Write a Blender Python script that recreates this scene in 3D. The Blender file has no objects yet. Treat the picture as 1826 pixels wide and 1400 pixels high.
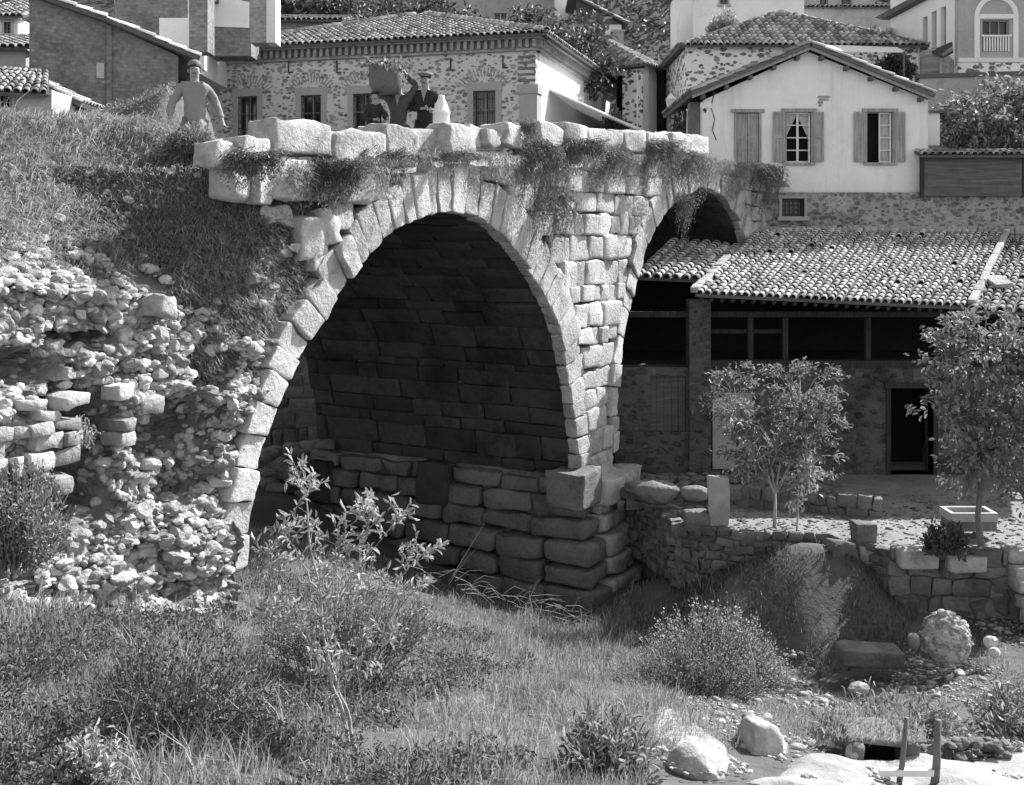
import bpy, math, random
import numpy as np
from mathutils import Vector

# ------------------------------------------------------------------ camera, sky, sun
sc = bpy.context.scene
COL = sc.collection
F_PX, CX, HY = 2000.0, 913.0, 430.0          # focal length, centre and eye line of the 1826x1400 view
cam = bpy.data.cameras.new("camera"); cam.sensor_width = 36.0
cam.lens = F_PX / 1826.0 * 36.0
cam.shift_y = -(700.0 - HY) / 1826.0
cam.clip_start = 0.1; cam.clip_end = 3000
camo = bpy.data.objects.new("camera", cam); COL.objects.link(camo)
camo.rotation_euler = (math.radians(90), 0, 0)
sc.camera = camo

SUN_H = (0.79, 0.61); SUN_EL = math.radians(40)
world = bpy.data.worlds.new("World"); sc.world = world; world.use_nodes = True
wn = world.node_tree; wn.nodes.clear()
sky = wn.nodes.new("ShaderNodeTexSky"); sky.sky_type = 'NISHITA'; sky.sun_disc = False
sky.sun_elevation = SUN_EL; sky.sun_rotation = math.atan2(SUN_H[0], SUN_H[1])
bw = wn.nodes.new("ShaderNodeRGBToBW"); bg = wn.nodes.new("ShaderNodeBackground"); wo = wn.nodes.new("ShaderNodeOutputWorld")
bg.inputs[1].default_value = 0.13
wn.links.new(sky.outputs[0], bw.inputs[0]); wn.links.new(bw.outputs[0], bg.inputs[0]); wn.links.new(bg.outputs[0], wo.inputs[0])
sl = bpy.data.lights.new("sun", 'SUN'); sl.energy = 4.2; sl.angle = math.radians(0.5)
slo = bpy.data.objects.new("sun", sl); COL.objects.link(slo)
S = Vector((SUN_H[0]*math.cos(SUN_EL), SUN_H[1]*math.cos(SUN_EL), math.sin(SUN_EL))).normalized()
slo.rotation_euler = (-S).to_track_quat('-Z', 'Y').to_euler()
sc.view_settings.view_transform = 'Standard'; sc.view_settings.look = 'None'
sc.view_settings.exposure = 1.2; sc.view_settings.gamma = 1.0
sc.cycles.max_bounces = 5; sc.cycles.diffuse_bounces = 3; sc.cycles.transmission_bounces = 3

rng = np.random.RandomState(11); random.seed(11)
U_ = rng.uniform

# ------------------------------------------------------------------ materials (the place is seen in greys)
MATS = {}
def M(name, base, var=0.25, scale=2.0, bump=0.3, bscale=18.0, rough=0.9, island=0.0, trans=0.0, stain=0.0, kind=None, base2=None, p=1.0, spec=0.2):
    if name in MATS: return MATS[name]
    m = bpy.data.materials.new(name); m.use_nodes = True; MATS[name] = m
    t = m.node_tree; N = t.nodes; L = t.links; N.clear()
    def nd(k, **kw):
        n = N.new(k)
        for a, b in kw.items(): setattr(n, a, b)
        return n
    def math_(op, a, b=None, c=None, clamp=False):
        n = nd("ShaderNodeMath", operation=op, use_clamp=clamp)
        for i, x in enumerate((a, b, c)):
            if x is None: continue
            if isinstance(x, (int, float)): n.inputs[i].default_value = x
            else: L.new(x, n.inputs[i])
        return n.outputs[0]
    def noise(sc_, det=4.0, rgh=0.6, vec=None):
        n = nd("ShaderNodeTexNoise"); n.inputs['Scale'].default_value = sc_; n.inputs['Detail'].default_value = det
        n.inputs['Roughness'].default_value = rgh; L.new(vec if vec else co, n.inputs['Vector']); return n
    out = nd("ShaderNodeOutputMaterial"); pb = nd("ShaderNodeBsdfPrincipled")
    pb.inputs['Roughness'].default_value = rough; pb.inputs['Specular IOR Level'].default_value = spec
    tc = nd("ShaderNodeTexCoord"); co = tc.outputs['Object']
    n1 = noise(scale, 5); n2 = noise(scale*7, 4, 0.7)
    a = math_('MULTIPLY_ADD', n1.outputs[0], 2.0, -1.0); b = math_('MULTIPLY_ADD', n2.outputs[0], 2.0, -1.0)
    v = math_('ADD', math_('MULTIPLY', a, 1.6*var), math_('MULTIPLY', b, 1.2*var))
    v = math_('ADD', v, 1.0)
    if island:
        g = nd("ShaderNodeNewGeometry")
        r = math_('MULTIPLY_ADD', g.outputs['Random Per Island'], 2.0*island, 1.0-island)
        v = math_('MULTIPLY', v, r)
    val = math_('MULTIPLY', v, base)
    hgt = noise(bscale, 6, 0.65).outputs[0]
    if kind == 'rubble':       # dark field stones bedded in pale mortar
        mp = nd("ShaderNodeMapping"); mp.inputs['Scale'].default_value = (p, p, p*1.7); L.new(co, mp.inputs[0])
        w = noise(p*2.2, 2, 0.5); ad = nd("ShaderNodeVectorMath", operation='ADD'); sclv = nd("ShaderNodeVectorMath", operation='SCALE')
        L.new(w.outputs['Color'], sclv.inputs[0]); sclv.inputs['Scale'].default_value = 0.7
        L.new(mp.outputs[0], ad.inputs[0]); L.new(sclv.outputs[0], ad.inputs[1])
        vo = nd("ShaderNodeTexVoronoi"); vo.inputs['Scale'].default_value = 1.0; L.new(ad.outputs[0], vo.inputs['Vector'])
        sep = nd("ShaderNodeSeparateColor"); L.new(vo.outputs['Color'], sep.inputs[0])
        rad = math_('MULTIPLY_ADD', sep.outputs[0], 0.36, 0.27)
        k = math_('MULTIPLY', math_('SUBTRACT', rad, vo.outputs['Distance']), 12.0, clamp=True)
        stone = math_('MULTIPLY', math_('MULTIPLY_ADD', sep.outputs[1], 0.9, 0.6), base2)
        stone = math_('MULTIPLY', stone, v)
        mx = nd("ShaderNodeMix"); L.new(k, mx.inputs[0]); L.new(val, mx.inputs[2]); L.new(stone, mx.inputs[3]); val = mx.outputs[0]
        hgt = math_('ADD', math_('MULTIPLY', hgt, 0.5), math_('MULTIPLY', k, 0.6))
    if kind == 'brick':        # courses along z
        sepx = nd("ShaderNodeSeparateXYZ"); L.new(co, sepx.inputs[0])
        cb = nd("ShaderNodeCombineXYZ"); L.new(math_('ADD', sepx.outputs[0], sepx.outputs[1]), cb.inputs[0]); L.new(sepx.outputs[2], cb.inputs[1])
        br = nd("ShaderNodeTexBrick"); L.new(cb.outputs[0], br.inputs['Vector']); br.inputs['Scale'].default_value = p
        br.inputs['Color1'].default_value = (1, 1, 1, 1); br.inputs['Color2'].default_value = (.62, .62, .62, 1)
        br.inputs['Mortar'].default_value = (base2, base2, base2, 1); br.inputs['Mortar Size'].default_value = 0.03
        br.inputs['Row Height'].default_value = 0.3
        val = math_('MULTIPLY', val, br.outputs['Color'])
        hgt = math_('ADD', math_('MULTIPLY', hgt, 0.5), math_('MULTIPLY', br.outputs['Fac'], -0.6))
    if kind == 'planks':       # boards: streaks along the grain
        mp = nd("ShaderNodeMapping"); mp.inputs['Scale'].default_value = (1.0, 1.0, 22.0) if p > 0 else (24.0, 24.0, 1.0); L.new(co, mp.inputs[0])
        gr = noise(1.2, 3, 0.6, mp.outputs[0])
        val = math_('MULTIPLY', val, math_('MULTIPLY_ADD', gr.outputs[0], 1.6, 0.2))
        hgt = gr.outputs[0]
    if kind == 'streak':       # rain streaks down the wall
        mp = nd("ShaderNodeMapping"); mp.inputs['Scale'].default_value = (2.6, 2.6, .3); L.new(co, mp.inputs[0])
        gr = noise(1.0, 5, 0.7, mp.outputs[0]); val = math_('MULTIPLY', val, math_('SUBTRACT', 1.0, math_('MULTIPLY', math_('SUBTRACT', gr.outputs[0], 0.52, None, True), 1.0)))
    if stain:                  # irregular lichen and dirt patches
        ns = noise(scale*0.6, 6, 0.75); k = math_('MULTIPLY', math_('SUBTRACT', ns.outputs[0], 0.5), 7.0, clamp=True)
        val = math_('MULTIPLY', val, math_('MULTIPLY_ADD', k, -stain, 1.0))
    cc = nd("ShaderNodeCombineColor")
    for i in range(3): L.new(val, cc.inputs[i])
    L.new(cc.outputs[0], pb.inputs['Base Color'])
    if bump:
        bp = nd("ShaderNodeBump"); bp.inputs['Strength'].default_value = bump; bp.inputs['Distance'].default_value = 0.05
        L.new(hgt, bp.inputs['Height']); L.new(bp.outputs[0], pb.inputs['Normal'])
    if trans:
        tr = nd("ShaderNodeBsdfTranslucent"); L.new(cc.outputs[0], tr.inputs[0]); ms = nd("ShaderNodeMixShader"); ms.inputs[0].default_value = trans
        L.new(pb.outputs[0], ms.inputs[1]); L.new(tr.outputs[0], ms.inputs[2]); L.new(ms.outputs[0], out.inputs[0])
    else: L.new(pb.outputs[0], out.inputs[0])
    return m

ASHLAR = M('ashlar_stone', .47, .28, 1.6, .9, 16, island=.17, stain=.45)
VAULT = M('shaded_vault_stone', .06, .35, 1.2, .6, 12, island=.3, stain=.5)  # same stone as the face; the shade under the arches is put into its colour
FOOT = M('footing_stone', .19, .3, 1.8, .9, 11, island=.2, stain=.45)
CORE = M('mortar_core', .26, .4, 1.5, 1.0, 9, stain=.5)
RUBBLE = M('rubble_stone', .40, .25, 2.5, .8, 14, island=.38, stain=.35)
DARKCORE = M('earth_mortar', .27, .4, 2.2, 1.0, 14, stain=.6)
SOIL = M('soil', .11, .35, .6, .8, 9)
SAND = M('pale_sand', .33, .3, .9, .6, 12)
PATH = M('trodden_path', .23, .4, .9, .6, 12)
GRASS = M('grass_blade', .33, .5, .5, 0, 1, .8, island=.55, trans=.35)
GRASSD = M('grass_dark', .16, .3, .6, 0, 1, .8, island=.6, trans=.35)
HAY = M('dry_grass', .36, .3, .8, 0, 1, .8, island=.45, trans=.3)
LEAF = M('leaf', .24, .3, 1.5, 0, 1, .55, island=.5, trans=.35, spec=.45)
LEAFL = M('pale_leaf', .42, .2, 1.5, 0, 1, .5, island=.35, trans=.35, spec=.5)
LEAFD = M('dark_leaf', .10, .3, 1.5, 0, 1, .55, island=.5, trans=.3, spec=.45)
BARK = M('bark', .18, .3, 6, .6, 30)
BARKL = M('pale_bark', .38, .3, 6, .5, 30)
FIELD = M('rubble_masonry', .62, .12, 1.2, .5, 10, kind='rubble', base2=.26, p=5.2)
FIELDW = M('rubble_masonry_white', .75, .08, 1.2, .5, 10, kind='rubble', base2=.16, p=3.6)
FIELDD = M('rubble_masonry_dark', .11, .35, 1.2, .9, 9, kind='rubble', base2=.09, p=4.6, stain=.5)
BASE = M('basement_masonry', .36, .3, 1.6, 1.0, 9, kind='rubble', base2=.24, p=6.0, stain=.4)
PLAST = M('white_plaster', .86, .05, .7, .35, 9, kind='streak', stain=.10)
PLASTG = M('grey_plaster', .42, .15, .9, .4, 12, stain=.25)
PLASTW = M('limewash', .82, .04, .8, .2, 14, stain=.12)
BRICK = M('brick_dark', .28, .3, 1.0, .8, 9, kind='brick', base2=.8, p=3.2, stain=.35)  # base colour raised to stand in for haze over the far walls
BRICKL = M('brick_light', .42, .2, 1.0, .6, 9, kind='brick', base2=.8, p=4.0)
TILE = M('roof_tile', .34, .25, 2.0, .4, 16, island=.55)
TILEL = M('roof_tile_pale', .50, .2, 2.0, .4, 16, island=.45)

TILEB = M('roof_bed', .12, .3, 2.0, .6, 9)
WOOD = M('old_wood', .13, .25, 3.0, .3, 20, kind='planks', p=1)
WOODV = M('old_wood_upright', .34, .2, 3.0, .3, 20, kind='planks', p=-1)
WOODD = M('dark_wood', .045, .3, 3.0, .4, 20, kind='planks', p=-1)
SURR = M('window_stone', .40, .12, 2.0, .3, 20)
GLASS = M('window_glass', .02, .3, 1.0, 0, 5, .12, spec=.6)
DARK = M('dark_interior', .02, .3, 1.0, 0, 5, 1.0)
CURT = M('curtain', .6, .2, 8.0, .3, 30)
AWN = M('white_canvas', .85, .03, 1.0, .1, 10, trans=.2)
IRON = M('iron', .05, .2, 5.0, .2, 30, .5)
SKIN = M('skin', .30, .1, 5, .1, 30, .6)
HAIR = M('hair', .03, .2, 20, .3, 60, .6)
CLD = M('dark_cloth', .035, .2, 6, .3, 30)
CLM = M('grey_cloth', .20, .15, 6, .3, 30)
CLL = M('pale_cloth', .30, .12, 6, .3, 30)
WICK = M('wicker', .16, .25, 20, .6, 60)
WHITE = M('white_paint', .8, .05, 3, .2, 20)
WATER = M('stream_water', .30, .2, .8, .25, 5, .15, spec=.6)

# ------------------------------------------------------------------ mesh helpers
class MB:
    def __init__(s): s.v = []; s.f = []; s.n = 0
    def add(s, V, *Fs):
        V = np.asarray(V, float).reshape(-1, 3)
        for F in Fs:
            F = np.atleast_2d(np.asarray(F, np.int64)); s.f.append(F + s.n)
        s.v.append(V); s.n += len(V)
    def build(s, name, mat, parent=None, smooth=True):
        me = bpy.data.meshes.new(name)
        if s.n:
            V = np.concatenate(s.v); me.vertices.add(len(V)); me.vertices.foreach_set('co', V.astype(np.float32).ravel())
            li = np.concatenate([f.ravel() for f in s.f]); tot = np.concatenate([np.full(len(f), f.shape[1]) for f in s.f])
            st = np.concatenate([[0], np.cumsum(tot)[:-1]])
            me.loops.add(len(li)); me.loops.foreach_set('vertex_index', li.astype(np.int32))
            me.polygons.add(len(tot)); me.polygons.foreach_set('loop_start', st.astype(np.int32))
            me.update(calc_edges=True); me.validate()
            me.polygons.foreach_set('use_smooth', np.full(len(me.polygons), smooth))
        me.materials.append(mat)
        o = bpy.data.objects.new(name, me); COL.objects.link(o)
        if parent is not None:
            o.parent = parent; o.matrix_parent_inverse = Matrix_inv(parent)
        return o
def Matrix_inv(p):
    from mathutils import Matrix
    return Matrix.LocRotScale(p.location, p.rotation_euler, p.scale).inverted() if p.type == 'EMPTY' else Matrix()
def tag(o, label=None, cat=None, group=None, kind=None):
    if label: o['label'] = label
    if cat: o['category'] = cat
    if group: o['group'] = group
    if kind: o['kind'] = kind
    return o
def thing(name, label, cat, loc=(0, 0, 0), group=None):
    o = bpy.data.objects.new(name, None); COL.objects.link(o); o.location = loc; o.empty_display_size = .2
    return tag(o, label, cat, group)

def vn(P, f, seed):
    r = np.random.RandomState(seed); out = np.zeros_like(P)
    for i in range(6):
        d = r.normal(size=3) * f * (1 + .6*i/3.); out += np.sin(P @ d + r.uniform(0, 6.28))[:, None] * r.normal(size=3)[None] / (1.6 + .8*i)
    return out
def sn(P, f, seed):
    r = np.random.RandomState(seed); out = np.zeros(len(P))
    for i in range(7):
        d = r.normal(size=P.shape[1]) * f * (1 + .5*i); out += np.sin(P @ d + r.uniform(0, 6.28)) / (1.4 + .7*i)
    return out

GR = {1: [-1, 1], 3: [-1, -.86, .86, 1], 4: [-1, -.88, 0, .88, 1], 6: [-1, -.92, -.7, 0, .7, .92, 1], 8: [-1, -.94, -.8, -.42, 0, .42, .8, .94, 1]}
def cube_template(n):
    g = np.array(GR[n], float); V = []; F = []
    for ax in range(3):
        for sg in (-1, 1):
            base = len(V)
            for a in g:
                for b in g:
                    p = [0, 0, 0]; p[ax] = sg; p[(ax+1) % 3] = a; p[(ax+2) % 3] = b; V.append(p)
            for i in range(n):
                for j in range(n):
                    q = [base+i*(n+1)+j, base+(i+1)*(n+1)+j, base+(i+1)*(n+1)+j+1, base+i*(n+1)+j+1]
                    F.append(q if sg > 0 else q[::-1])
    V = np.array(V); u, inv = np.unique(np.round(V, 5), axis=0, return_inverse=True)
    return u, inv.reshape(-1)[np.array(F)]
CUBES = {n: cube_template(n) for n in (1, 3, 4, 6, 8)}
BSEED = [0]
def block(mb, c8, n=4, k=9, amp=.02, f=5.0):
    """rounded rough stone filling the hexahedron c8[(i,j,k) bits]"""
    T, Fc = CUBES[n]; k = k*1.9
    R = T / (np.sum(np.abs(T)**k, axis=1)**(1.0/k))[:, None]
    w = (R+1)/2; c8 = np.asarray(c8, float); P = np.zeros_like(R)
    for i in (0, 1):
        for j in (0, 1):
            for l in (0, 1):
                P += ((w[:, 0] if i else 1-w[:, 0])*(w[:, 1] if j else 1-w[:, 1])*(w[:, 2] if l else 1-w[:, 2]))[:, None]*c8[i*4+j*2+l]
    BSEED[0] += 1
    P = P + amp*vn(P, f, BSEED[0]) + amp*.5*vn(P, f*2.7, BSEED[0]+999)+(amp*.22*vn(P, f*6.5, BSEED[0]+77) if n > 4 else 0)
    mb.add(P, Fc)

def ico(sub):
    import bmesh
    bm = bmesh.new(); bmesh.ops.create_icosphere(bm, subdivisions=sub, radius=1.0)
    V = np.array([v.co[:] for v in bm.verts]); Fc = np.array([[v.index for v in f.verts] for f in bm.faces]); bm.free(); return V, Fc
ICO3, ICO2 = ico(3), ico(2)
def rock_t(tpl, cuts, lo, hi, am):
    P = tpl[0].copy()
    for _ in range(cuts):
        d = rng.normal(size=3); d /= np.linalg.norm(d); h = U_(lo, hi); e = P @ d - h; P -= np.maximum(e, 0)[:, None]*d
    P += am*vn(P, 3.0, rng.randint(1e6)) + am*.4*vn(P, 8.0, rng.randint(1e6)); return P
ROCKS = [rock_t(ICO3, 10, .45, .8, .05) for _ in range(12)]
ROUND = [rock_t(ICO3, 5, .75, .9, .05) for _ in range(8)]
SMALL = [rock_t(ICO2, 8, .5, .8, .05) for _ in range(12)]
def rotm():
    q = rng.normal(size=4); q /= np.linalg.norm(q); a, b, c, d = q
    return np.array([[a*a+b*b-c*c-d*d, 2*(b*c-a*d), 2*(b*d+a*c)], [2*(b*c+a*d), a*a-b*b+c*c-d*d, 2*(c*d-a*b)], [2*(b*d-a*c), 2*(c*d+a*b), a*a-b*b-c*c+d*d]])
def rock(mb, pos, size, kind='r', axes=None, scl=(1, 1, 1)):
    tl, Fc = (ROCKS, ICO3[1]) if kind == 'r' else ((ROUND, ICO3[1]) if kind == 'o' else (SMALL, ICO2[1]))
    P = tl[rng.randint(len(tl))] @ rotm().T
    P = P*np.array(scl)*size
    if axes is not None: P = P @ np.array(axes)
    mb.add(P+np.asarray(pos, float), Fc)

def tube(mb, pts, rad, seg=6, cap=True):
    pts = np.asarray(pts, float); n = len(pts); rad = np.broadcast_to(rad, (n,)) if np.ndim(rad) == 0 else np.asarray(rad, float)
    V = []; ref = np.array([.31, .2, .93])
    for i in range(n):
        t = pts[min(i+1, n-1)]-pts[max(i-1, 0)]; t /= np.linalg.norm(t)+1e-9
        r_ = ref if abs(t@ref/np.linalg.norm(ref)) < .9 else np.array([1., 0, 0])
        a = np.cross(t, r_); a /= np.linalg.norm(a); b = np.cross(t, a)
        for k in range(seg):
            an = 2*math.pi*k/seg; V.append(pts[i]+rad[i]*(math.cos(an)*a+math.sin(an)*b))
    Fc = [[i*seg+k, i*seg+(k+1) % seg, (i+1)*seg+(k+1) % seg, (i+1)*seg+k] for i in range(n-1) for k in range(seg)]
    if cap: mb.add(V, Fc, [list(range(seg))[::-1]], [[(n-1)*seg+k for k in range(seg)]])
    else: mb.add(V, Fc)

def boxc(mb, lo, hi, axes=None, o=(0, 0, 0)):
    T, Fc = CUBES[1]; P = np.asarray(lo)+(T+1)/2*(np.asarray(hi)-np.asarray(lo))
    if axes is not None: P = P @ np.asarray(axes)
    mb.add(P+np.asarray(o), Fc)

def leaves(mb, P, size, up=.4, dirs=None, aspect=.45, seed=0):
    P = np.asarray(P, float); n = len(P)
    if n == 0: return
    size = np.broadcast_to(size, (n,)) * U_(.7, 1.3, n)
    D = rng.normal(size=(n, 3)) if dirs is None else np.asarray(dirs)+rng.normal(size=(n, 3))*.45
    D /= np.linalg.norm(D, axis=1)[:, None]
    Nn = rng.normal(size=(n, 3)); Nn[:, 2] += up*3; W = np.cross(D, Nn); W /= np.linalg.norm(W, axis=1)[:, None]+1e-9
    Nn = np.cross(W, D)
    s = size[:, None]; w = W*s*aspect*.5; drop = -Nn*s*.12
    V = np.stack([P, P+D*s*.35+w, P+D*s*.75+w*.75, P+D*s+drop*1.5, P+D*s*.75-w*.75, P+D*s*.35-w], 1)
    V[:, [1, 2, 4, 5]] += (Nn*s*.06)[:, None]
    b = (np.arange(n)*6)[:, None]
    mb.add(V.reshape(-1, 3), np.concatenate([b+[0, 1, 2, 3], b+[0, 3, 4, 5]]))
def blades(mb, P, h, lean, w=.008):
    P = np.asarray(P, float); n = len(P)
    if n == 0: return
    h = np.broadcast_to(h, (n,))[:, None]; a = U_(0, 6.28, n); W = np.stack([np.cos(a), np.sin(a), 0*a], 1)*np.broadcast_to(w, (n,))[:, None]
    up = np.array([0, 0, 1.]); ln = np.asarray(lean)
    m = P+(up*.62+ln*.28)*h; t = P+(up*.85+ln*.9)*h
    V = np.stack([P-W, P+W, m-W*.8, m+W*.8, t], 1); b = (np.arange(n)*5)[:, None]
    mb.add(V.reshape(-1, 3), b+[0, 1, 3, 2], b+[2, 3, 4])

def px(x, y, Y): return np.array([(x-CX)/F_PX*Y, Y, (HY-y)/F_PX*Y])

class Fr:
    """vertical wall frame: u along the wall, z up, d outwards"""
    def __init__(s, ox, oy, ux, uy):
        l = math.hypot(ux, uy); s.o = np.array([ox, oy, 0.]); s.u = np.array([ux/l, uy/l, 0.]); s.nn = np.array([s.u[1], -s.u[0], 0.])
    def p(s, u, z, d=0.): return s.o+s.u*u+s.nn*d+np.array([0, 0, z])
    def at(s, x, y, d=0.):
        k = (x-CX)/F_PX; b = s.o+s.nn*d; u = (k*b[1]-b[0])/(s.u[0]-k*s.u[1]); Y = b[1]+u*s.u[1]
        return u, (HY-y)/F_PX*Y
    def box(s, mb, u0, u1, z0, z1, d0, d1):
        T, Fc = CUBES[1]; w = (T+1)/2; uu = u0+w[:, 0]*(u1-u0); dd = d0+w[:, 1]*(d1-d0); zz = z0+w[:, 2]*(z1-z0)
        mb.add(s.o+uu[:, None]*s.u+dd[:, None]*s.nn+zz[:, None]*np.array([0, 0, 1.]), Fc)
    def bxp(s, mb, x0, x1, y0, y1, d0, d1):
        """box whose front (d1) covers pixel columns x0..x1, rows y0 (top)..y1"""
        u0, zt = s.at(x0, y0, d1); u1, _ = s.at(x1, y0, d1); _, zb = s.at((x0+x1)/2, y1, d1); _, zt = s.at((x0+x1)/2, y0, d1)
        s.box(mb, u0, u1, zb, zt, d0, d1)
    def prism(s, mb, poly, d0, d1):
        n = len(poly); V = [s.p(u, z, d1) for u, z in poly]+[s.p(u, z, d0) for u, z in poly]
        mb.add(V, [list(range(n))], [list(range(2*n-1, n-1, -1))], [[i, n+i, n+(i+1) % n, (i+1) % n] for i in range(n)])
    def wall(s, mb, u0, u1, z0, z1, ops, th=.35):
        us = sorted({u0, u1, *[v for o in ops for v in o[:2]]}); zs = sorted({z0, z1, *[v for o in ops for v in o[2:4]]})
        for i in range(len(us)-1):
            for j in range(len(zs)-1):
                cu, cz = (us[i]+us[i+1])/2, (zs[j]+zs[j+1])/2
                if any(o[0] < cu < o[1] and o[2] < cz < o[3] for o in ops): continue
                for d in (0, -th):
                    q = [s.p(us[i], zs[j], d), s.p(us[i+1], zs[j], d), s.p(us[i+1], zs[j+1], d), s.p(us[i], zs[j+1], d)]
                    mb.add(q if d == 0 else q[::-1], [[0, 1, 2, 3]])
        def strip(a, b): mb.add([s.p(*a, 0), s.p(*b, 0), s.p(*b, -th), s.p(*a, -th)], [[0, 1, 2, 3]])
        for o in ops:
            c = [(o[0], o[2]), (o[1], o[2]), (o[1], o[3]), (o[0], o[3])]
            for i in range(4): strip(c[i], c[(i+1) % 4])
        c = [(u0, z0), (u1, z0), (u1, z1), (u0, z1)]
        for i in range(4): strip(c[i], c[(i+1) % 4])

# ---- tiles
def tile(mb, P, Uv, V, r, L, seg=5):
    """half-round tile, lower mouth at P, running up V; U across"""
    N_ = np.cross(Uv, V); N_ = N_/np.linalg.norm(N_); N_ = N_ if N_[2] > 0 else -N_
    rows = []
    for a, rr, lift in ((0, 1.0, .028), (1, .8, .0)):
        for k in range(seg+1):
            an = math.pi*k/seg; rows.append(P+V*L*a+Uv*math.cos(an)*r*rr+N_*(math.sin(an)*r*.95*rr+lift))
    m = seg+1
    F1 = [[k, k+1, m+k+1, m+k] for k in range(seg)]
    # thin lip so that the mouth has an edge
    b = len(rows)
    for k in range(m):
        an = math.pi*k/seg; rows.append(P+Uv*math.cos(an)*r*.82+N_*(math.sin(an)*r*.76+.028))
    F2 = [[k+1, k, b+k, b+k+1] for k in range(seg)]
    mb.add(rows, F1+F2)
def roof_quad(mb, bed, EL, ER, TR, TL, pitch=.2, L=.34, clip=None, th=.07):
    EL, ER, TR, TL = [np.asarray(a, float) for a in (EL, ER, TR, TL)]
    nc = max(2, int(np.linalg.norm(ER-EL)/pitch)); nr = max(2, int(np.linalg.norm((TL+TR)/2-(EL+ER)/2)/L))
    def B(a, b): return (EL*(1-a)+ER*a)*(1-b)+(TL*(1-a)+TR*a)*b
    for i in range(nc):
        wob = U_(-.012, .012)
        for j in range(nr):
            a = (i+.5)/nc; b = j/nr; P = B(a, b); Q = B(a, b+1.0/nr); V = Q-P; l = np.linalg.norm(V)
            if l < .04: continue
            Uv = B(a+.5/nc, b)-B(a-.5/nc, b); w_ = np.linalg.norm(Uv)
            if w_ < .06: continue
            if clip and not clip(P): continue
            if j > 0 and U_() < .012: continue
            Uv = Uv/w_; V = V/l; sk = U_(-.09, .09); Uv2 = Uv*math.cos(sk)+V*math.sin(sk); V2 = V*math.cos(sk)-Uv*math.sin(sk)
            tile(mb, P+Uv*(wob+U_(-.008, .008)), Uv2, V2, w_*.46, l*1.15)
    nrm = np.cross(ER-EL, TL-EL); nrm /= np.linalg.norm(nrm); nrm = nrm if nrm[2] > 0 else -nrm
    q = [EL, ER, TR, TL]; lo = [a-nrm*th for a in q]
    bed.add([a-nrm*.004 for a in q]+lo, [[0, 1, 2, 3]], [[7, 6, 5, 4]], [[i, (i+1) % 4, 4+(i+1) % 4, 4+i] for i in range(4)])
def roof_tri(mb, bed, A, B, apex, pitch=.22, L=.36, th=.08):
    """hip facet: eave A->B, columns square to the eave"""
    A, B, apex = [np.asarray(a, float) for a in (A, B, apex)]
    u = B-A; W = np.linalg.norm(u); u /= W; ap = apex-A; au = ap@u; vv = ap-u*au; H = np.linalg.norm(vv); v = vv/H
    nc = int(W/pitch)
    for i in range(nc):
        x = (i+.5)*W/nc; top = H*(x/au if x < au else (W-x)/(W-au)); nr = int(top/L)+1
        for j in range(nr):
            y = j*L
            if y > top-.05: break
            sk = U_(-.05, .05); tile(mb, A+u*(x+U_(-.01, .01))+v*y, u*math.cos(sk)+v*math.sin(sk), v*math.cos(sk)-u*math.sin(sk), W/nc*.46, min(L*1.15, top-y+.05))
    nrm = np.cross(u, v); nrm = nrm if nrm[2] > 0 else -nrm
    bed.add([A-nrm*.004, B-nrm*.004, apex-nrm*.004, A-nrm*th, B-nrm*th, apex-nrm*th], [[0, 1, 2]], [[5, 4, 3]], [[0, 1, 4, 3], [1, 2, 5, 4], [2, 0, 3, 5]])

class RBF:
    def __init__(s, pts, lin=True):
        P = np.asarray(pts, float); s.c = P[:, :2]; n = len(P)
        A = s.k(s.c, s.c)+np.eye(n)*.02; T = np.hstack([np.ones((n, 1)), s.c]); K = np.block([[A, T], [T.T, np.zeros((3, 3))]])
        s.w = np.linalg.solve(K, np.concatenate([P[:, 2], [0, 0, 0]]))
    def k(s, a, b): return np.linalg.norm(a[:, None]-b[None], axis=2)
    def __call__(s, Q):
        Q = np.asarray(Q, float); out = np.empty(len(Q))
        for i in range(0, len(Q), 20000):
            q = Q[i:i+20000]; out[i:i+20000] = s.k(q, s.c) @ s.w[:-3]+s.w[-3]+q @ s.w[-2:]
        return out
def gridmesh(mb, X, Y, Z):
    n, m = X.shape; idx = np.arange(n*m).reshape(n, m)
    Fc = np.stack([idx[:-1, :-1], idx[1:, :-1], idx[1:, 1:], idx[:-1, 1:]], -1).reshape(-1, 4)
    mb.add(np.stack([X, Y, Z], -1).reshape(-1, 3), Fc)
# ================================================================== BRIDGE frame
BR = Fr(1.34, 22.0, .5, .8660254)            # d>0 is towards the camera side
def bs(x, y, d=0.): return BR.at(x, y, d)
arch1 = np.array([bs(x, y) for x, y in [(440, 1010), (442, 930), (456, 866), (472, 800), (489, 742), (510, 690), (536, 640), (565, 592), (590, 556), (612, 520), (648, 465), (700, 412), (755, 383), (795, 376), (838, 380), (884, 404), (930, 458), (962, 505), (990, 565), (1010, 640), (1024, 730), (1032, 800), (1036, 852)]])
arch2 = np.array([bs(x, y) for x, y in [(1103, 800), (1100, 745), (1102, 690), (1111, 630), (1125, 560), (1142, 480), (1165, 412), (1203, 360), (1255, 330), (1292, 348), (1318, 388), (1334, 440), (1343, 510), (1350, 600)]])
def resample(P, n):
    d = np.concatenate([[0], np.cumsum(np.linalg.norm(np.diff(P, axis=0), axis=1))]); t = np.linspace(0, d[-1], n)
    return np.stack([np.interp(t, d, P[:, 0]), np.interp(t, d, P[:, 1])], 1)
def smooth(P, k=3):
    for _ in range(k):
        Q = P.copy(); Q[1:-1] = (P[:-2]+2*P[1:-1]+P[2:])/4; P = Q
    return P
A1 = smooth(resample(arch1, 60)); A2 = smooth(resample(arch2, 50))
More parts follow.
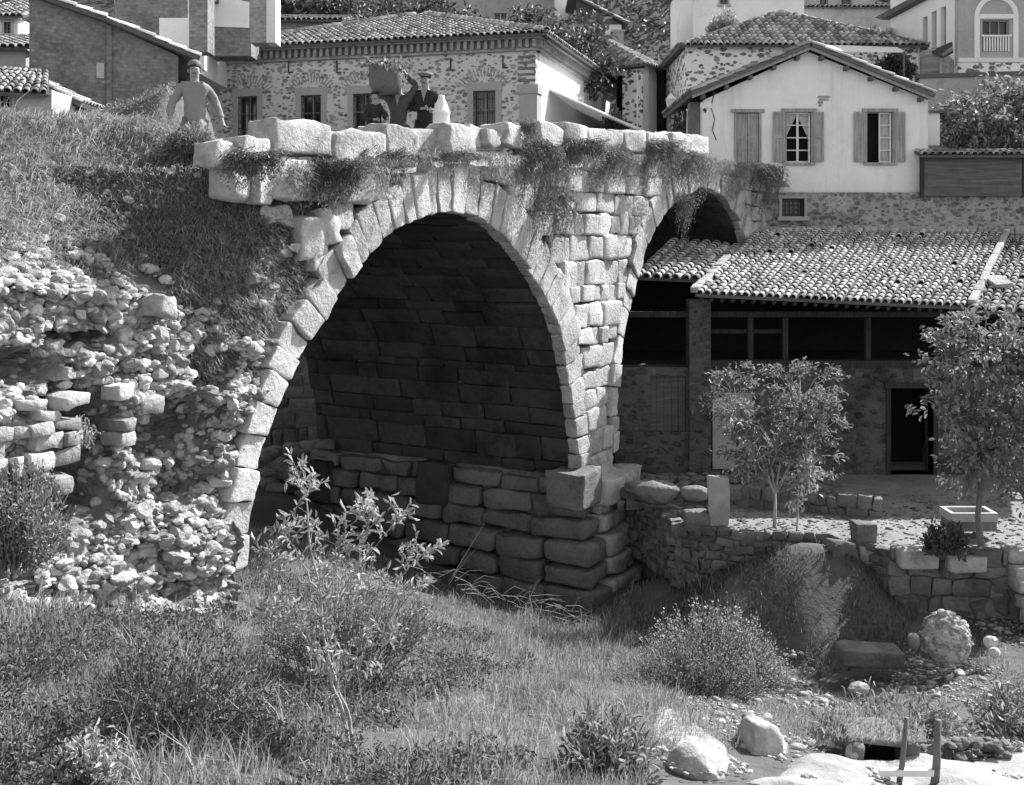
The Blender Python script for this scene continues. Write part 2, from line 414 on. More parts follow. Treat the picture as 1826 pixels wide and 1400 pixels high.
def zparap(s): return np.interp(s, [-12, -9, -6.5, -3, 0, 3, 7, 11, 14], [1.15, 1.3, 1.5, 1.85, 2.1, 2.3, 2.6, 2.55, 2.4])   # top of parapet
def zdeck(s): return zparap(s)-np.interp(s, [-9, -5], [.38, .6])
BW_ = 6.6
bridge = thing('stone_bridge', 'old arched stone bridge with weeds hanging from its parapet', 'bridge', tuple(BR.p(1, -7.3)))

def ring(P, n, cen, thick, name):
    Q = resample(P, n*4+1); mb = MB(); edges = [0]
    while edges[-1] < n*4: edges.append(min(n*4, edges[-1]+random.choice([3, 4, 4, 5, 5])))
    ext = []
    for a, b in zip(edges[:-1], edges[1:]):
        p0, p1 = Q[a], Q[b]; f = (a+b)/2/(n*4)
        def nrm(p): v = p-cen; return v/np.linalg.norm(v)
        th = thick(f)*U_(.92, 1.12); g = .008; t = (p1-p0)/np.linalg.norm(p1-p0)
        i0, i1 = p0+t*g, p1-t*g; e0, e1 = i0+nrm(p0)*th, i1+nrm(p1)*th
        d1 = U_(-.04, .05); d0 = -.24  # ring kept shallow so the shade-coloured vault starts close behind the face
        c8 = [BR.p(*i0, d0), BR.p(*i0, d1), BR.p(*e0, d0), BR.p(*e0, d1), BR.p(*i1, d0), BR.p(*i1, d1), BR.p(*e1, d0), BR.p(*e1, d1)]
        block(mb, c8, 8, 9, .016, 5.0); ext += [e0, e1]
    mb.build(name, ASHLAR, bridge); return np.array(ext)
c1 = np.array([-4.7, -4.0]); c2 = np.array([6.3, -3.6])
E1 = ring(A1, 46, c1, lambda f: np.interp(f, [0, .2, .5, .8, .93, 1], [.4, .45, .76, .72, .5, .34]), 'arch_ring')
E2 = ring(A2, 32, c2, lambda f: np.interp(f, [0, .25, .5, 1], [.22, .5, .72, .6]), 'arch_ring')

# vault masonry behind the rings
def vault(P, rows, name, qn, flip=1):
    Q = resample(P, rows*4+1); ii = np.clip(np.arange(rows+1)*4+rng.randint(-1, 2, rows+1), 0, rows*4); ii[0] = 0; ii[-1] = rows*4; Q = Q[ii]; mb = MB()
    for j in range(rows):
        q = .22; off = U_(0, .6)
        while q < BW_:
            w = U_(.5, 1.5); q1 = min(q+w, BW_); p0, p1 = Q[j], Q[j+1]; t = (p1-p0)/np.linalg.norm(p1-p0); nr = np.array([-t[1], t[0]])*flip
            g = .004; o = U_(-.03, .02)
            c8 = []
            for a in (p0+t*g, p1-t*g):
                for dep in (o, -.3):
                    for qq in (q+.006, q1-.006): c8.append(BR.p(*(a-nr*dep*(-1)*-1), -qq) if False else BR.p(*(a+nr*(-dep)), -qq))
            block(mb, c8, 4, 10, .018, 4.0); q = q1
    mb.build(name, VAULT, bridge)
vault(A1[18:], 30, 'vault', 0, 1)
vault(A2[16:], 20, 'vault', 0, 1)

# solid body behind the facing
body = MB()
poly = [(-9.4, -6.5)]+[(-9.4, -4.6)]
L1 = [tuple(p) for p in A1 if p[1] > -6.4]
off1 = [tuple(np.array(p)+(np.array(p)-c1)/np.linalg.norm(np.array(p)-c1)*.12) for p in L1]
off2 = [tuple(np.array(p)+(np.array(p)-c2)/np.linalg.norm(np.array(p)-c2)*.12) for p in A2]
poly = [(-9.7, -6.8), (off1[0][0], -6.8)]+off1+[(off1[-1][0], -7.6), (off2[0][0], -7.6)]+off2+[(off2[-1][0], -7.6), (12.6, -7.6), (12.6, 1.6)]
poly += [(s, float(zdeck(s))) for s in (11, 8, 4, 0, -4, -7, -8.6)]+[(-9.7, -.9)]
BR.prism(body, poly, -BW_, -.45)
body.build('core', CORE, bridge, smooth=False)

# coursed spandrel and pier facing
def crossing(E, z):
    xs = []
    for a, b in zip(E[:-1], E[1:]):
        if (a[1]-z)*(b[1]-z) < 0: xs.append(a[0]+(b[0]-a[0])*(z-a[1])/(b[1]-a[1]))
    return (min(xs), max(xs)) if len(xs) >= 2 else None
faces = [MB(), MB(), MB()]; z = -4.75
E1c = np.vstack([[E1[0][0], -9], E1, [E1[-1][0], -9]]); E2c = np.vstack([[E2[0][0], -9], E2, [E2[-1][0], -9]])
while z < 2.0:
    h = U_(.3, .52); z1 = z+h; zm = z+h/2
    b1, b2 = crossing(E1c, zm), crossing(E2c, zm)
    spans = []
    lo = -8.9 if b1 is None else b1[1]; hi = 11.8 if b2 is None else b2[0]
    spans.append((lo, hi))
    if b1 is not None and zm > -.6: spans.append((-8.9 if zm > .75 else (-7.6 if zm > .1 else -7.9), b1[0]))
    if b2 is not None and zm > -.5: spans.append((b2[1], 12.0))
    for a, b in spans:
        s_ = a
        while s_ < b-.1:
            w = U_(.38, .95) if h > .36 else U_(.3, .7); e = min(s_+w, b)
            if b-e < .22: e = b
            zt = min(z1, float(zdeck((s_+e)/2))+.05)
            if zt-z > .12:
                g = .004; d1 = U_(-.08, .04); t0, t1 = U_(-.03, .03, 2); tl_ = U_(-.025, .025); c8 = []
                for ss in (s_+g, e-g):
                    for dd in (-.6, d1):
                        for zz in (z+g+t0, zt-g+t1): c8.append(BR.p(ss+(tl_ if zz > z+.15 else -tl_), zz, dd))
                block(faces[0 if (s_+e)/2 < -4.7 else (1 if (s_+e)/2 < 6.3 else 2)], c8, 6, U_(5, 11), .02, 5.0)
            s_ = e
    z = z1
for f_ in faces: f_.build('spandrel_wall', ASHLAR, bridge)

# pier footing: rough courses stepping outwards below the springing
foot = MB(); footf = MB(); z = -7.7; lev = 0
sR = A2[0][0]; sL = A1[-1][0]
rows = [(-7.75, -7.2, .62), (-7.2, -6.72, .52), (-6.72, -6.3, .42), (-6.3, -5.85, .40), (-5.85, -5.45, .25), (-5.45, -5.05, .16), (-5.05, -4.72, .06)]
for z0, z1, out in rows:
    # along the inner side (q direction)
    q = -out
    while q < BW_+.2:
        w = U_(.7, 1.25); o = out+U_(-.07, .07); g = .018; c8 = []
        for ss in (sL-o, sL+.45):
            for qq in (q+g, q+w-g):
                for zz in (z0+g, z1-g): c8.append(BR.p(ss, zz, -qq))
        block(foot, c8, 6, 4.5, .035, 4.0); q += w
    s_ = sL+.46; foot_, foot = foot, footf
    while s_ < sR+out*.35-.02:
        w = U_(.6, 1.1); sx = sR+out*.35; e = min(s_+w, sx); e = sx if sx-e < .3 else e; o = out+U_(-.06, .08); c8 = []
        for ss in (s_+.018, e-.018):
            for dd in (-.7, o):
                for zz in (z0+.018, z1-.018): c8.append(BR.p(ss, zz, dd))
        block(foot, c8, 8, 4.5, .035, 4.0); s_ = e
    foot = foot_; q = .7
    while q < BW_:
        w = U_(.8, 1.2); c8 = []
        for ss in (sR-.4, sR+out*.35):
            for qq in (q, q+w-.02):
                for zz in (z0+.02, z1-.02): c8.append(BR.p(ss, zz, -qq))
        block(foot, c8, 4, 6, .03, 4.0); q += w
foot.build('pier_footing', FOOT, bridge); footf.build('footing_front', ASHLAR, bridge)  # shaded inner side coloured darker, sunlit front paler
# projecting blocks at the springing
for (q0, q1, o0, zt, zb, r) in [(-.35, .5, .62, -4.45, -5.15, 0), (3.0, 3.75, .3, -4.65, -5.5, 0), (6.1, 6.7, .35, -4.9, -5.8, 0)]:
    m = MB(); c8 = []
    for ss in (sL-o0, sL+.3):
        for qq in (q0, q1):
            for zz in (zb, zt): c8.append(BR.p(ss, zz, -qq))
    block(m, c8, 6, 9, .03, 4.0); m.build('corbel', FOOT if q0 < 1 else VAULT, bridge)  # corbels deeper inside take the darker colour that carries the vault's shade
m = MB(); block(m, [BR.p(s, z, d) for s in (sL+.35, sR+.35) for d in (-.5, .42) for z in (-5.25, -4.72)], 6, 5, .05, 5.0)
m.build('corbel', ASHLAR, bridge)

# parapet: every coping stone a sub-part
par = MB(); BR.box(par, -8.7, 12.2, -.3, -.29, -.5, -.49)
deck = MB(); 
ss = np.linspace(-8.6, 12.5, 40)
for a, b in zip(ss[:-1], ss[1:]):
    deck.add([BR.p(a, zdeck(a)+.01, -.35), BR.p(b, zdeck(b)+.01, -.35), BR.p(b, zdeck(b)+.01, -BW_), BR.p(a, zdeck(a)+.01, -BW_)], [[0, 1, 2, 3]])
deck.build('roadway', PATH, bridge)
stones = [(482, 592, 214, 276, .0), (590, 682, 234, 294, .03), (680, 748, 226, 296, .0), (748, 800, 229, 276, -.25), (795, 842, 221, 285, .02), (840, 864, 222, 262, -.1), (862, 892, 231, 262, .0), (890, 926, 220, 262, .05),
          (926, 958, 221, 262, -.15), (958, 1002, 222, 262, .0), (1002, 1042, 222, 262, .03), (1042, 1078, 228, 264, .0), (1078, 1112, 234, 266, -.05), (1112, 1150, 236, 268, .0), (1150, 1190, 238, 270, .02), (1190, 1228, 239, 274, .04), (1228, 1264, 240, 278, .0)]
par = None
for i, (x0, x1, y0, y1, dd) in enumerate(stones):
    s0, zt = bs(x0, y0); s1, _ = bs(x1, y0); _, zt = bs((x0+x1)/2, y0); _, zb = bs((x0+x1)/2, y1); mb = MB(); g = .01
    c8 = []; tw = U_(-.04, .04)
    for s_ in (s0+g, s1-g):
        for d in (-.45+dd, .06+dd):
            for z_ in (zb, zt+(tw if s_ > s0+.1 else -tw)): c8.append(BR.p(s_, z_, d))
    block(mb, c8, 8, 5, .03, 4.5); o = mb.build('coping_stone', ASHLAR, bridge)
# loose big stones of the broken spandrel, left
for (x0, x1, y0, y1, dd, kk) in [(386, 432, 250, 296, -.12, 4), (430, 478, 244, 292, -.05, 5), (418, 456, 296, 352, -.14, 4), (454, 492, 290, 366, -.1, 5), (490, 546, 298, 358, -.1, 6), (606, 660, 296, 362, .0, 6), (500, 552, 366, 400, -.35, 6), (548, 586, 396, 462, -.2, 7), (576, 615, 368, 436, -.12, 7)]:
    s0, zt = bs(x0, y0); s1, _ = bs(x1, y0); _, zt = bs((x0+x1)/2, y0); _, zb = bs((x0+x1)/2, y1); mb = MB()
    block(mb, [BR.p(s_, z_, d) for s_ in (s0, s1) for d in (-.32+dd, .1+dd) for z_ in (zb, zt)], 8, kk*.8, .04, 3.5); mb.build('coping_stone', ASHLAR, bridge)
# far parapet
mb = MB(); s_ = -8.5
while s_ < 12:
    w = U_(.8, 1.4); zt = zparap(s_)-U_(.1, .25); block(mb, [BR.p(a, z, d) for a in (s_, s_+w-.02) for d in (-BW_, -BW_+.4) for z in (zt-.6, zt)], 4, 8, .025, 3.5); s_ += w
mb.build('far_parapet', ASHLAR, bridge)

# ================================================================== RUINED ABUTMENT
abut = thing('ruined_abutment', 'crumbling rubble core of the bridge abutment with dark hollows', 'ruined wall', tuple(BR.p(-11, -4.3)))
def ztop_ab(s): return np.interp(s, [-16, -12.7, -11.4, -10.6, -10.0, -9.5, -8.9, -8.3, -7.6], [-.45, -.5, -.62, -.72, -.85, -.95, -.5, -.15, .0])
cav = [(165, 790, 70, 110, 1.0), (330, 770, 75, 70, .8), (60, 660, 95, 38, .6), (165, 870, 55, 60, .7), (400, 650, 55, 45, .45), (345, 860, 55, 35, .5), (560, 520, 45, 60, .35), (190, 600, 60, 30, .4), (470, 560, 40, 50, .5), (250, 995, 45, 25, .35), (310, 1050, 40, 25, .4), (110, 960, 30, 25, .3)]
cavs = []
for x, y, rx, ry, dp in cav:
    s0, z0 = bs(x, y); s1, _ = bs(x+rx, y); _, z1 = bs(x, y-ry); cavs.append((s0, z0, abs(s1-s0), abs(z1-z0), dp))
def recess(s, z):
    P = np.stack([s, z], -1).reshape(-1, 2); r = .16+.12*sn(P, 2.6, 5)+.06*np.abs(sn(P, 8., 6))+.035*np.abs(sn(P, 18., 7))+.018*sn(P, 38., 9)
    for s0, z0, a, b, dp in cavs:
        e = ((P[:, 0]-s0)/a)**2+((P[:, 1]-z0)/b)**2+.25*sn(P, 5., 8); r += dp*np.clip(1.35-e, 0, 1)
    # batter: the heap spreads towards its foot
    r -= np.clip(-2.4-P[:, 1], 0, 3)*.16
    r += np.clip(P[:, 1]+1.6, 0, 1.2)*.12
    zt_ = ztop_ab(P[:, 0]); r = np.where(P[:, 1] > zt_-.35, np.clip(r, .05, .42), r)
    return r.reshape(np.shape(s))
sg, zg = np.meshgrid(np.linspace(-17, -7.4, 420), np.linspace(0, 1, 260), indexing='ij')
zb_ = -5.6; zz = zb_+(ztop_ab(sg)-zb_)*zg
rc = recess(sg, zz)
# keep clear of the arch opening: clamp to left of the intrados
A1l = A1[:28]; sint = np.interp(np.clip(zz, A1l[0][1], A1l[-1][1]), A1l[:, 1], A1l[:, 0])-.3
sg2 = np.minimum(sg, sint)
W = BR.o+sg2[..., None]*BR.u-rc[..., None]*BR.nn+zz[..., None]*np.array([0, 0, 1.])
mb = MB(); gridmesh(mb, W[..., 0], W[..., 1], W[..., 2]); mb.build('rubble_core', DARKCORE, abut, False)
mb = MB(); ax = np.array([BR.u, BR.nn, [0, 0, 1]])
n = 12500; S_ = U_(-16.5, -7.6, n); Zt = ztop_ab(S_); Z_ = -5.3+U_(0, 1, n)*(Zt+5.38)
rcs = recess(S_, Z_); si = np.interp(np.clip(Z_, A1l[0][1], A1l[-1][1]), A1l[:, 1], A1l[:, 0])
dens = sn(np.stack([S_, Z_], -1), 1.7, 21)
for s_, z_, r_, lim, dn in zip(S_, Z_, rcs, si, dens):
    if s_ > lim-.5: continue
    if r_ > .6 and U_() < .72: continue
    if dn < -.9 and U_() < .5: continue
    row = z_; sz = .024+.07*U_()**1.8 if U_() < .92 else U_(.08, .13)
    rock(mb, BR.p(s_, min(row, ztop_ab(s_)+.05), -r_+sz*U_(-.35, .4)), sz, 'r' if sz > .07 else 's', ax, (U_(.9, 1.4), U_(.8, 1.3), U_(.65, 1.05)))
mb.build('rubble_stones', RUBBLE, abut, smooth=False)
# surviving coursed facing patches
mb = MB()
for (x0, x1, y0, y1) in [(-60, 132, 738, 830), (215, 262, 715, 790), (258, 300, 720, 750), (60, 110, 835, 880)]:
    mb = MB(); s0, zt = bs(x0, y0); s1, zb = bs(x1, y1); z_ = zb
    while z_ < zt:
        h = U_(.12, .2); a = s0
        while a < s1:
            w = U_(.17, .34)
            if U_() < .66: block(mb, [BR.p(ss_, q_, d) for ss_ in (a+.01, a+w-.01) for d in (-.35, -.04+U_(-.06, .08)) for q_ in (z_+.004, z_+h-.004)], 4, 7, .022, 7.)
            a += w
        z_ += h
    mb.build('facing_stones', RUBBLE, abut)
mb = MB()
for (x0, x1, y0, y1) in [(285, 330, 528, 560)]:
    s0, zt = bs(x0, y0); s1, zb = bs(x1, y1); block(mb, [BR.p(ss_, q_, d) for ss_ in (s0, s1) for d in (-.8, -.02) for q_ in (zb, zt)], 6, 4, .05, 5.)
mb.build('loose_block', RUBBLE, abut)

# ================================================================== GRASSY BANK above the abutment (s,q heightfield)
def bq(x, y, q):
    s_, z_ = BR.at(x, y, -q); return (s_, q, z_)
hp = []
for x, y, q in [(-200, 520, .3), (0, 525, .3), (200, 540, .35), (330, 555, .35), (440, 540, .3), (500, 500, .25), (560, 440, .22), (540, 400, .3), (450, 380, .4), (395, 318, .35), (430, 365, .35), (480, 380, .35), (0, 430, .95), (200, 430, .95), (350, 430, .75),
                (0, 330, 1.7), (200, 310, 1.8), (330, 290, 1.4), (400, 330, .75), (0, 210, 2.9), (120, 206, 2.8), (200, 208, 2.7), (270, 213, 2.4), (320, 226, 1.9), (362, 243, 1.3), (-250, 330, 1.6), (-250, 215, 2.9)]:
    hp.append(bq(x, y, q))
hp += [(s, q, float(zdeck(s))-.05) for s in (-8.3, -7.4, -6.6) for q in (1.4, 2.6, 4, 6.5)]+[(-11.5, 7, 1.1), (-16, 9, 1.2), (-20, 4, 1.6), (-20, 9, 1.2), (-10, 9, 1.0), (-14, 5.0, 1.5), (-10, 4.6, 1.2), (-9, 5.5, .95)]
H = RBF(hp)
def bank_z(s, q):
    P = np.stack([s, q], -1).reshape(-1, 2); return (H(P)+.05*sn(P, 1.8, 31)*np.clip(-(P[:, 0]+8), 0, 1)+.02*sn(P, 6., 32)).reshape(np.shape(s))
s2, q2 = np.meshgrid(np.linspace(-22, -6.8, 170), np.linspace(0, 1, 120)**1.7, indexing='ij')
q2 = np.interp(s2, [-9.8, -9.5, -9.1], [.5, .7, 1.3])+q2*12.
zb2 = bank_z(s2, q2)
W = BR.o+s2[..., None]*BR.u-q2[..., None]*BR.nn+zb2[..., None]*np.array([0, 0, 1.])
W[:, 0, 2] -= .35; W[:, 0] -= BR.nn*.1
W = W[:-1] if False else W
mb = MB(); gridmesh(mb, W[..., 0], W[..., 1], W[..., 2]); tag(mb.build('bank', SOIL), kind='structure')
mb = MB()
for i in range(2600):
    s_ = U_(-15, -8.0); q_ = .35+abs(rng.normal())*.45; z_ = float(bank_z(np.array([s_]), np.array([q_]))[0])
    if sn(np.array([[s_, q_*2]]), 2.3, 87)[0] < -.2: continue
    sz = .02+.07*U_()**2; rock(mb, BR.p(s_, z_+sz*.1, -q_+.05), sz, 's', ax, (1.3, 1, .7))
tag(mb.build('scree', RUBBLE, smooth=False), 'pale loose stones along the broken edge of the grassy bank', 'rubble', kind='stuff')
# steep earth face packed against the broken haunch of the first arch
zr_ = np.linspace(-1.75, .92, 90); rows_ = []
for z_ in zr_:
    b_ = crossing(E1c, z_); sm = (b_[0] if b_ else -5.0)+.12; rows_.append(np.linspace(-10.9, sm, 110))
SF = np.array(rows_); ZF = np.repeat(zr_[:, None], 110, 1)
def qface(s_, z_):
    P = np.stack([s_, z_], -1).reshape(-1, 2); q = .26+np.clip(-8.9-P[:, 0], 0, 3)*(.25+.42*np.clip(P[:, 1]+.6, 0, 2))+np.clip(P[:, 1]-.1, 0, 1)*.08+.05*sn(P, 2.2, 14)+.035*sn(P, 7., 15); return np.clip(q, .12, 3).reshape(np.shape(s_))
QF = qface(SF, ZF); WF = BR.o+SF[..., None]*BR.u-QF[..., None]*BR.nn+ZF[..., None]*np.array([0, 0, 1.])
mb = MB(); gridmesh(mb, WF[..., 0], WF[..., 1], WF[..., 2]); tag(mb.build('bank', SOIL), kind='structure')
i_ = rng.randint(0, 89, 34000); j_ = rng.randint(0, 109, 34000); f_ = U_(0, 1, (34000, 1)); PF = WF[i_, j_]*(1-f_)+WF[i_+1, j_]*f_; f_ = U_(0, 1, (34000, 1)); PF = PF*(1-f_)+WF[i_, j_+1]*f_
PF = PF[sn(PF, 2.4, 16) > -1.6]; h_ = len(PF)*2//3; mb = MB(); blades(mb, PF[:h_], U_(.06, .2, h_), np.array([.6, -.5, -.9])+rng.normal(size=(h_, 3))*.4, .006)
tag(mb.build('grass', HAY), 'grass clinging to the steep earth beside the first arch ring', 'grass', kind='stuff')
mb = MB(); leaves(mb, PF[h_:]+BR.nn*.03, .05, .4); tag(mb.build('weeds', LEAF), 'small weeds on the steep earth beside the first arch ring', 'weeds', kind='stuff')
mb = MB()
for i in range(420):
    a_, b_ = rng.randint(0, 88), rng.randint(0, 108); p_ = WF[a_, b_]
    if sn(p_[None], 2.0, 17)[0] < .0 and zr_[a_] > -.7: continue
    rock(mb, p_, .02+.07*U_()**2, 's', ax, (1.2, 1, .8))
tag(mb.build('stones', RUBBLE, smooth=False), 'stones stuck in the steep earth beside the first arch ring', 'rubble', kind='stuff')
def bank_pts(n, s0=-17, s1=-7.2, q0=.15, q1=6.):
    s_ = U_(s0, s1, n); q_ = q0+(q1-q0)*U_(0, 1, n)**1.3+np.interp(s_, [-9.8, -9.5, -9.1], [.35, .55, 1.1]); z_ = bank_z(s_, q_)
    l = np.interp(s_, [-22, -9.2, -8.8, -8.2, -7.6, -6.8], [99, 99, 1.3, .9, .7, .5]); k = q_ < l
    return (BR.o+s_[:, None]*BR.u-q_[:, None]*BR.nn+z_[:, None]*np.array([0, 0, 1.]))[k]
mb = MB(); P = bank_pts(52000); cl = sn(P, 1.6, 41); P = P[cl > -1.1]
ln = np.array([.75, -.45, -.75])+rng.normal(size=P.shape)*.35; blades(mb, P, U_(.07, .24, len(P))*(1+.3*np.clip(sn(P, 1.2, 42), -1, 1.5)), ln, .0065)
tag(mb.build('grass', GRASS), 'long leaning grass matted over the bank above the ruin', 'grass', kind='stuff')
mb = MB(); P = bank_pts(15000); P = P[sn(P, 1.1, 44) > .0]; ln = np.array([.8, -.4, -.7])+rng.normal(size=P.shape)*.5
blades(mb, P, U_(.1, .34, len(P)), ln, .006); tag(mb.build('dry_grass', HAY), 'pale dry stalks lying across the grassy bank', 'grass', kind='stuff')
mb = MB(); P = bank_pts(42000); P = P[sn(P, 1.9, 43) > .45]; leaves(mb, P+np.array([0, 0, .05])*U_(0, 1.6, (len(P), 1)), .055, .5)
tag(mb.build('weeds', LEAF), 'low broad-leaved weeds spread over the bank above the ruin', 'weeds', kind='stuff')

# ================================================================== RIVER BED and near meadow
tp = [px(*a) for a in [(0, 1400, 7.2), (300, 1400, 7.8), (600, 1400, 8.3), (900, 1400, 8.8), (1200, 1400, 9.5), (1500, 1400, 10.6), (1826, 1400, 11.2),
      (0, 1250, 8.9), (300, 1250, 9.8), (600, 1250, 10.8), (900, 1250, 11.8), (1200, 1250, 13), (1350, 1330, 11.6), (1500, 1300, 13.2), (1826, 1310, 12.8),
      (0, 1098, 10.7), (200, 1103, 11.9), (400, 1100, 13.2), (600, 1100, 16), (800, 1105, 18), (1060, 1112, 20.9), (1000, 1180, 17), (1250, 1180, 16.6), (1130, 1110, 20.5),
      (800, 1035, 22.6), (520, 980, 18), (520, 880, 25), (600, 900, 28), (1200, 1090, 20.6), (1500, 1235, 16.6), (1400, 1190, 18), (1650, 1230, 15.8), (1826, 1200, 15.8),
      (1300, 1068, 19.0), (1385, 1010, 19.2), (1455, 972, 19.5), (1520, 985, 19.5), (1450, 1110, 18.4), (1560, 1150, 18.2), (1600, 1060, 19.3), (1230, 1030, 20.8), (1160, 1040, 21.5), (1700, 1112, 18.4), (1826, 1120, 18.4)]]
tp += [np.array(a) for a in [(-9, 0, -3.3), (0, 0, -3.6), (9, 0, -5.0), (-14, 6, -3.), (-14, 13, -3.2), (14, 8, -5.6), (16, 16, -6.), (-4, 33, -6.8), (5, 33, -7.2), (3, 27, -7.4), (9, 26, -7), (16, 26, -7), (-12, 33, -6), (1.5, 24.5, -7.5)]]
TR_ = RBF(tp)
def ter(x, y):
    P = np.stack([x, y], -1).reshape(-1, 2); return (TR_(P)+.035*sn(P, 1.7, 51)+.012*sn(P, 5.5, 52)).reshape(np.shape(x))
xg, yg = np.meshgrid(np.linspace(-16, 18, 260), np.linspace(-3, 36, 300), indexing='ij')
mb = MB(); gridmesh(mb, xg, yg, ter(xg, yg)); tag(mb.build('ground', SOIL), kind='structure')
mb = MB(); mb.add([(-1500, -1500, -9), (1500, -1500, -9), (1500, 1500, -9), (-1500, 1500, -9)], [[0, 1, 2, 3]]); tag(mb.build('plain', SOIL), kind='structure')

def ter_scatter(n, y0, y1, xr=(-.5, .5), pw=1.6):
    """points on the meadow, denser near the camera like real turf seen close"""
    Y = y0+(y1-y0)*U_(0, 1, n)**pw; X = U_(xr[0], xr[1], n)*Y; return X, Y
def meadow(X, Y):
    pxx = CX+F_PX*X/Y; k = np.ones(len(X), bool)
    z = ter(X, Y); pyy = HY-F_PX*z/Y
    s_ = (X-BR.o[0])*BR.u[0]+(Y-BR.o[1])*BR.u[1]; d_ = (X-BR.o[0])*BR.nn[0]+(Y-BR.o[1])*BR.nn[1]
    k &= ~((d_ < .1) & (s_ < -8.8)); k &= ~((d_ < .8) & (s_ > -1.3) & (s_ < 2.6))
    k &= ~((pxx > 1130) & (pyy < 1160) & (Y > 17.5) & (rng.uniform(size=len(X)) < .8))
    k &= ~((pxx > 1150) & (pyy > 1330+(1500-pxx)*.06)); k &= ~((pxx > 1380) & (pxx < 1640) & (pyy < 1235) & (rng.uniform(size=len(X)) < .9))
    k &= ~((d_ < -4.5) & (s_ > -9) & (s_ < 0.3)); k &= ~((d_ < 0) & (s_ > -1.1) & (s_ < 2.6))
    return k, z, pxx, pyy
X, Y = ter_scatter(250000, 6.6, 22, (-.52, .52), 1.35); k, z, a_, b_ = meadow(X, Y)
thin = np.clip((a_-1050)/500, 0, .6)*(1+.5*(sn(np.stack([X, Y], -1)[k] if False else np.stack([X, Y], -1), 1.6, 97) > .2)); k &= U_(0, 1, len(X)) > thin
P = np.stack([X, Y, z], 1)[k]; cl = sn(P[:, :2], 1.1, 61); mb = MB()
hh = U_(.04, .13, len(P))*(1+1.0*np.clip(cl, -.6, 1.3)+.5*np.clip(sn(P[:, :2], 4.5, 68), -.8, 1.5)); ln = rng.normal(size=P.shape)*.45+np.array([.15, -.1, 0]); blades(mb, P, hh, ln, np.interp(P[:, 1], [7, 20], [.0035, .006]))
tag(mb.build('grass', GRASS), 'grass growing over the river bank in front of the bridge', 'grass', kind='stuff')
X, Y = ter_scatter(60000, 6.6, 17, (-.52, .02), 1.2); k, z, a_, b_ = meadow(X, Y)
P = np.stack([X, Y, z], 1)[k]; P = P[sn(P[:, :2], 1.3, 63) > .15]; mb = MB(); leaves(mb, P+np.array([0, 0, 1.])*U_(.01, .2, (len(P), 1)), .05, .3, aspect=.4)
tag(mb.build('undergrowth', LEAFD), 'dark leafy undergrowth at the left of the river bank', 'undergrowth', kind='stuff')
X, Y = ter_scatter(9000, 7, 12.5, (-.35, .12), 1.2); k, z, a_, b_ = meadow(X, Y)
P = np.stack([X, Y, z], 1)[k]; P = P[sn(P[:, :2], 1.8, 64) > .1]; mb = MB(); blades(mb, P, U_(.12, .32, len(P)), rng.normal(size=P.shape)*.6, .005)
tag(mb.build('long_grass', HAY), 'long pale grass stalks standing in the foreground turf', 'grass', kind='stuff')
# gravel of the river bed
X = U_(2.0, 9.5, 11000); Y = U_(9.8, 18.6, 11000); z = ter(X, Y); pxx = CX+F_PX*X/Y; pyy = HY-F_PX*z/Y
mb = MB()
for x, y, zz_, a, b in zip(X, Y, z, pxx, pyy):
    if a < 1170 or a > 1950 or sn(np.array([[x, y]]), 1.6, 97)[0] < -.1: continue
    if a < 1400 and b < 1240 and U_() < .9: continue
    if b < 1150 and a < 1600: continue
    s_ = U_(.008, .03) if U_() < .93 else U_(.03, .075); rock(mb, (x, y, zz_+s_*.2), s_, 's', None, (1.2, 1, .7))
tag(mb.build('gravel', RUBBLE, smooth=True), 'loose gravel and pebbles strewn over the dry river bed', 'gravel', kind='stuff')
# ================================================================== SAND AND STREAM, bottom right
def sheet(name, pts, mat, lift, sub=28, seed=3, amp=.02):
    """bilinear patch laid over the ground"""
    a, b, c, d = [np.array(p[:2]) for p in pts]; mb = MB(); g = np.linspace(0, 1, sub)
    u, v = np.meshgrid(g, g, indexing='ij'); Q = (a*(1-u)[..., None]+b*u[..., None])*(1-v)[..., None]+(d*(1-u)[..., None]+c*u[..., None])*v[..., None]
    zz_ = ter(Q[..., 0], Q[..., 1])+lift+amp*sn(Q.reshape(-1, 2), 3., seed).reshape(u.shape)
    e = np.minimum(np.minimum(u, 1-u), np.minimum(v, 1-v)); zz_ -= np.clip(.08-e, 0, .08)*3.0*max(lift, .05)*5
    gridmesh(mb, Q[..., 0], Q[..., 1], zz_); return tag(mb.build(name, mat), kind='structure')
sheet('sand_bank', [px(1330, 1392, 9.8), px(1980, 1400, 10.0), px(1960, 1318, 12.4), px(1400, 1362, 11.0)], SAND, .09, 60, 3, .03)
sheet('dirt_path', [px(1150, 1330, 11.2), px(1330, 1385, 10.3), px(1300, 1330, 11.3), px(1170, 1255, 12.8)], SAND, .03, 40, 5, .02)
def lone_rock(name, label, cat, x, y, Y, size, kind='o', scl=(1, 1, .7), mat=RUBBLE, group=None, smooth=True):
    mb = MB(); P = px(x, y, Y); rock(mb, P, size, kind, None, scl); return tag(mb.build(name, mat, None, smooth), label, cat, group)
X = U_(1.2, 7, 5000); Y = U_(9.0, 12.6, 5000); Z_ = ter(X, Y)+.07; mb = MB()
for x, y, z in zip(X, Y, Z_):
    a = CX+F_PX*x/y; b = HY-F_PX*z/y
    if a < 1170 or b < 1320 or sn(np.array([[x, y]]), 1.9, 99)[0] < .1: continue
    rock(mb, (x, y, z), U_(.006, .03)*(2.2 if U_() < .05 else 1), 's', None, (1.2, 1, .7))
tag(mb.build('pebbles', RUBBLE, smooth=True), 'pebbles and small stones lying on the pale sand', 'pebbles', kind='stuff')
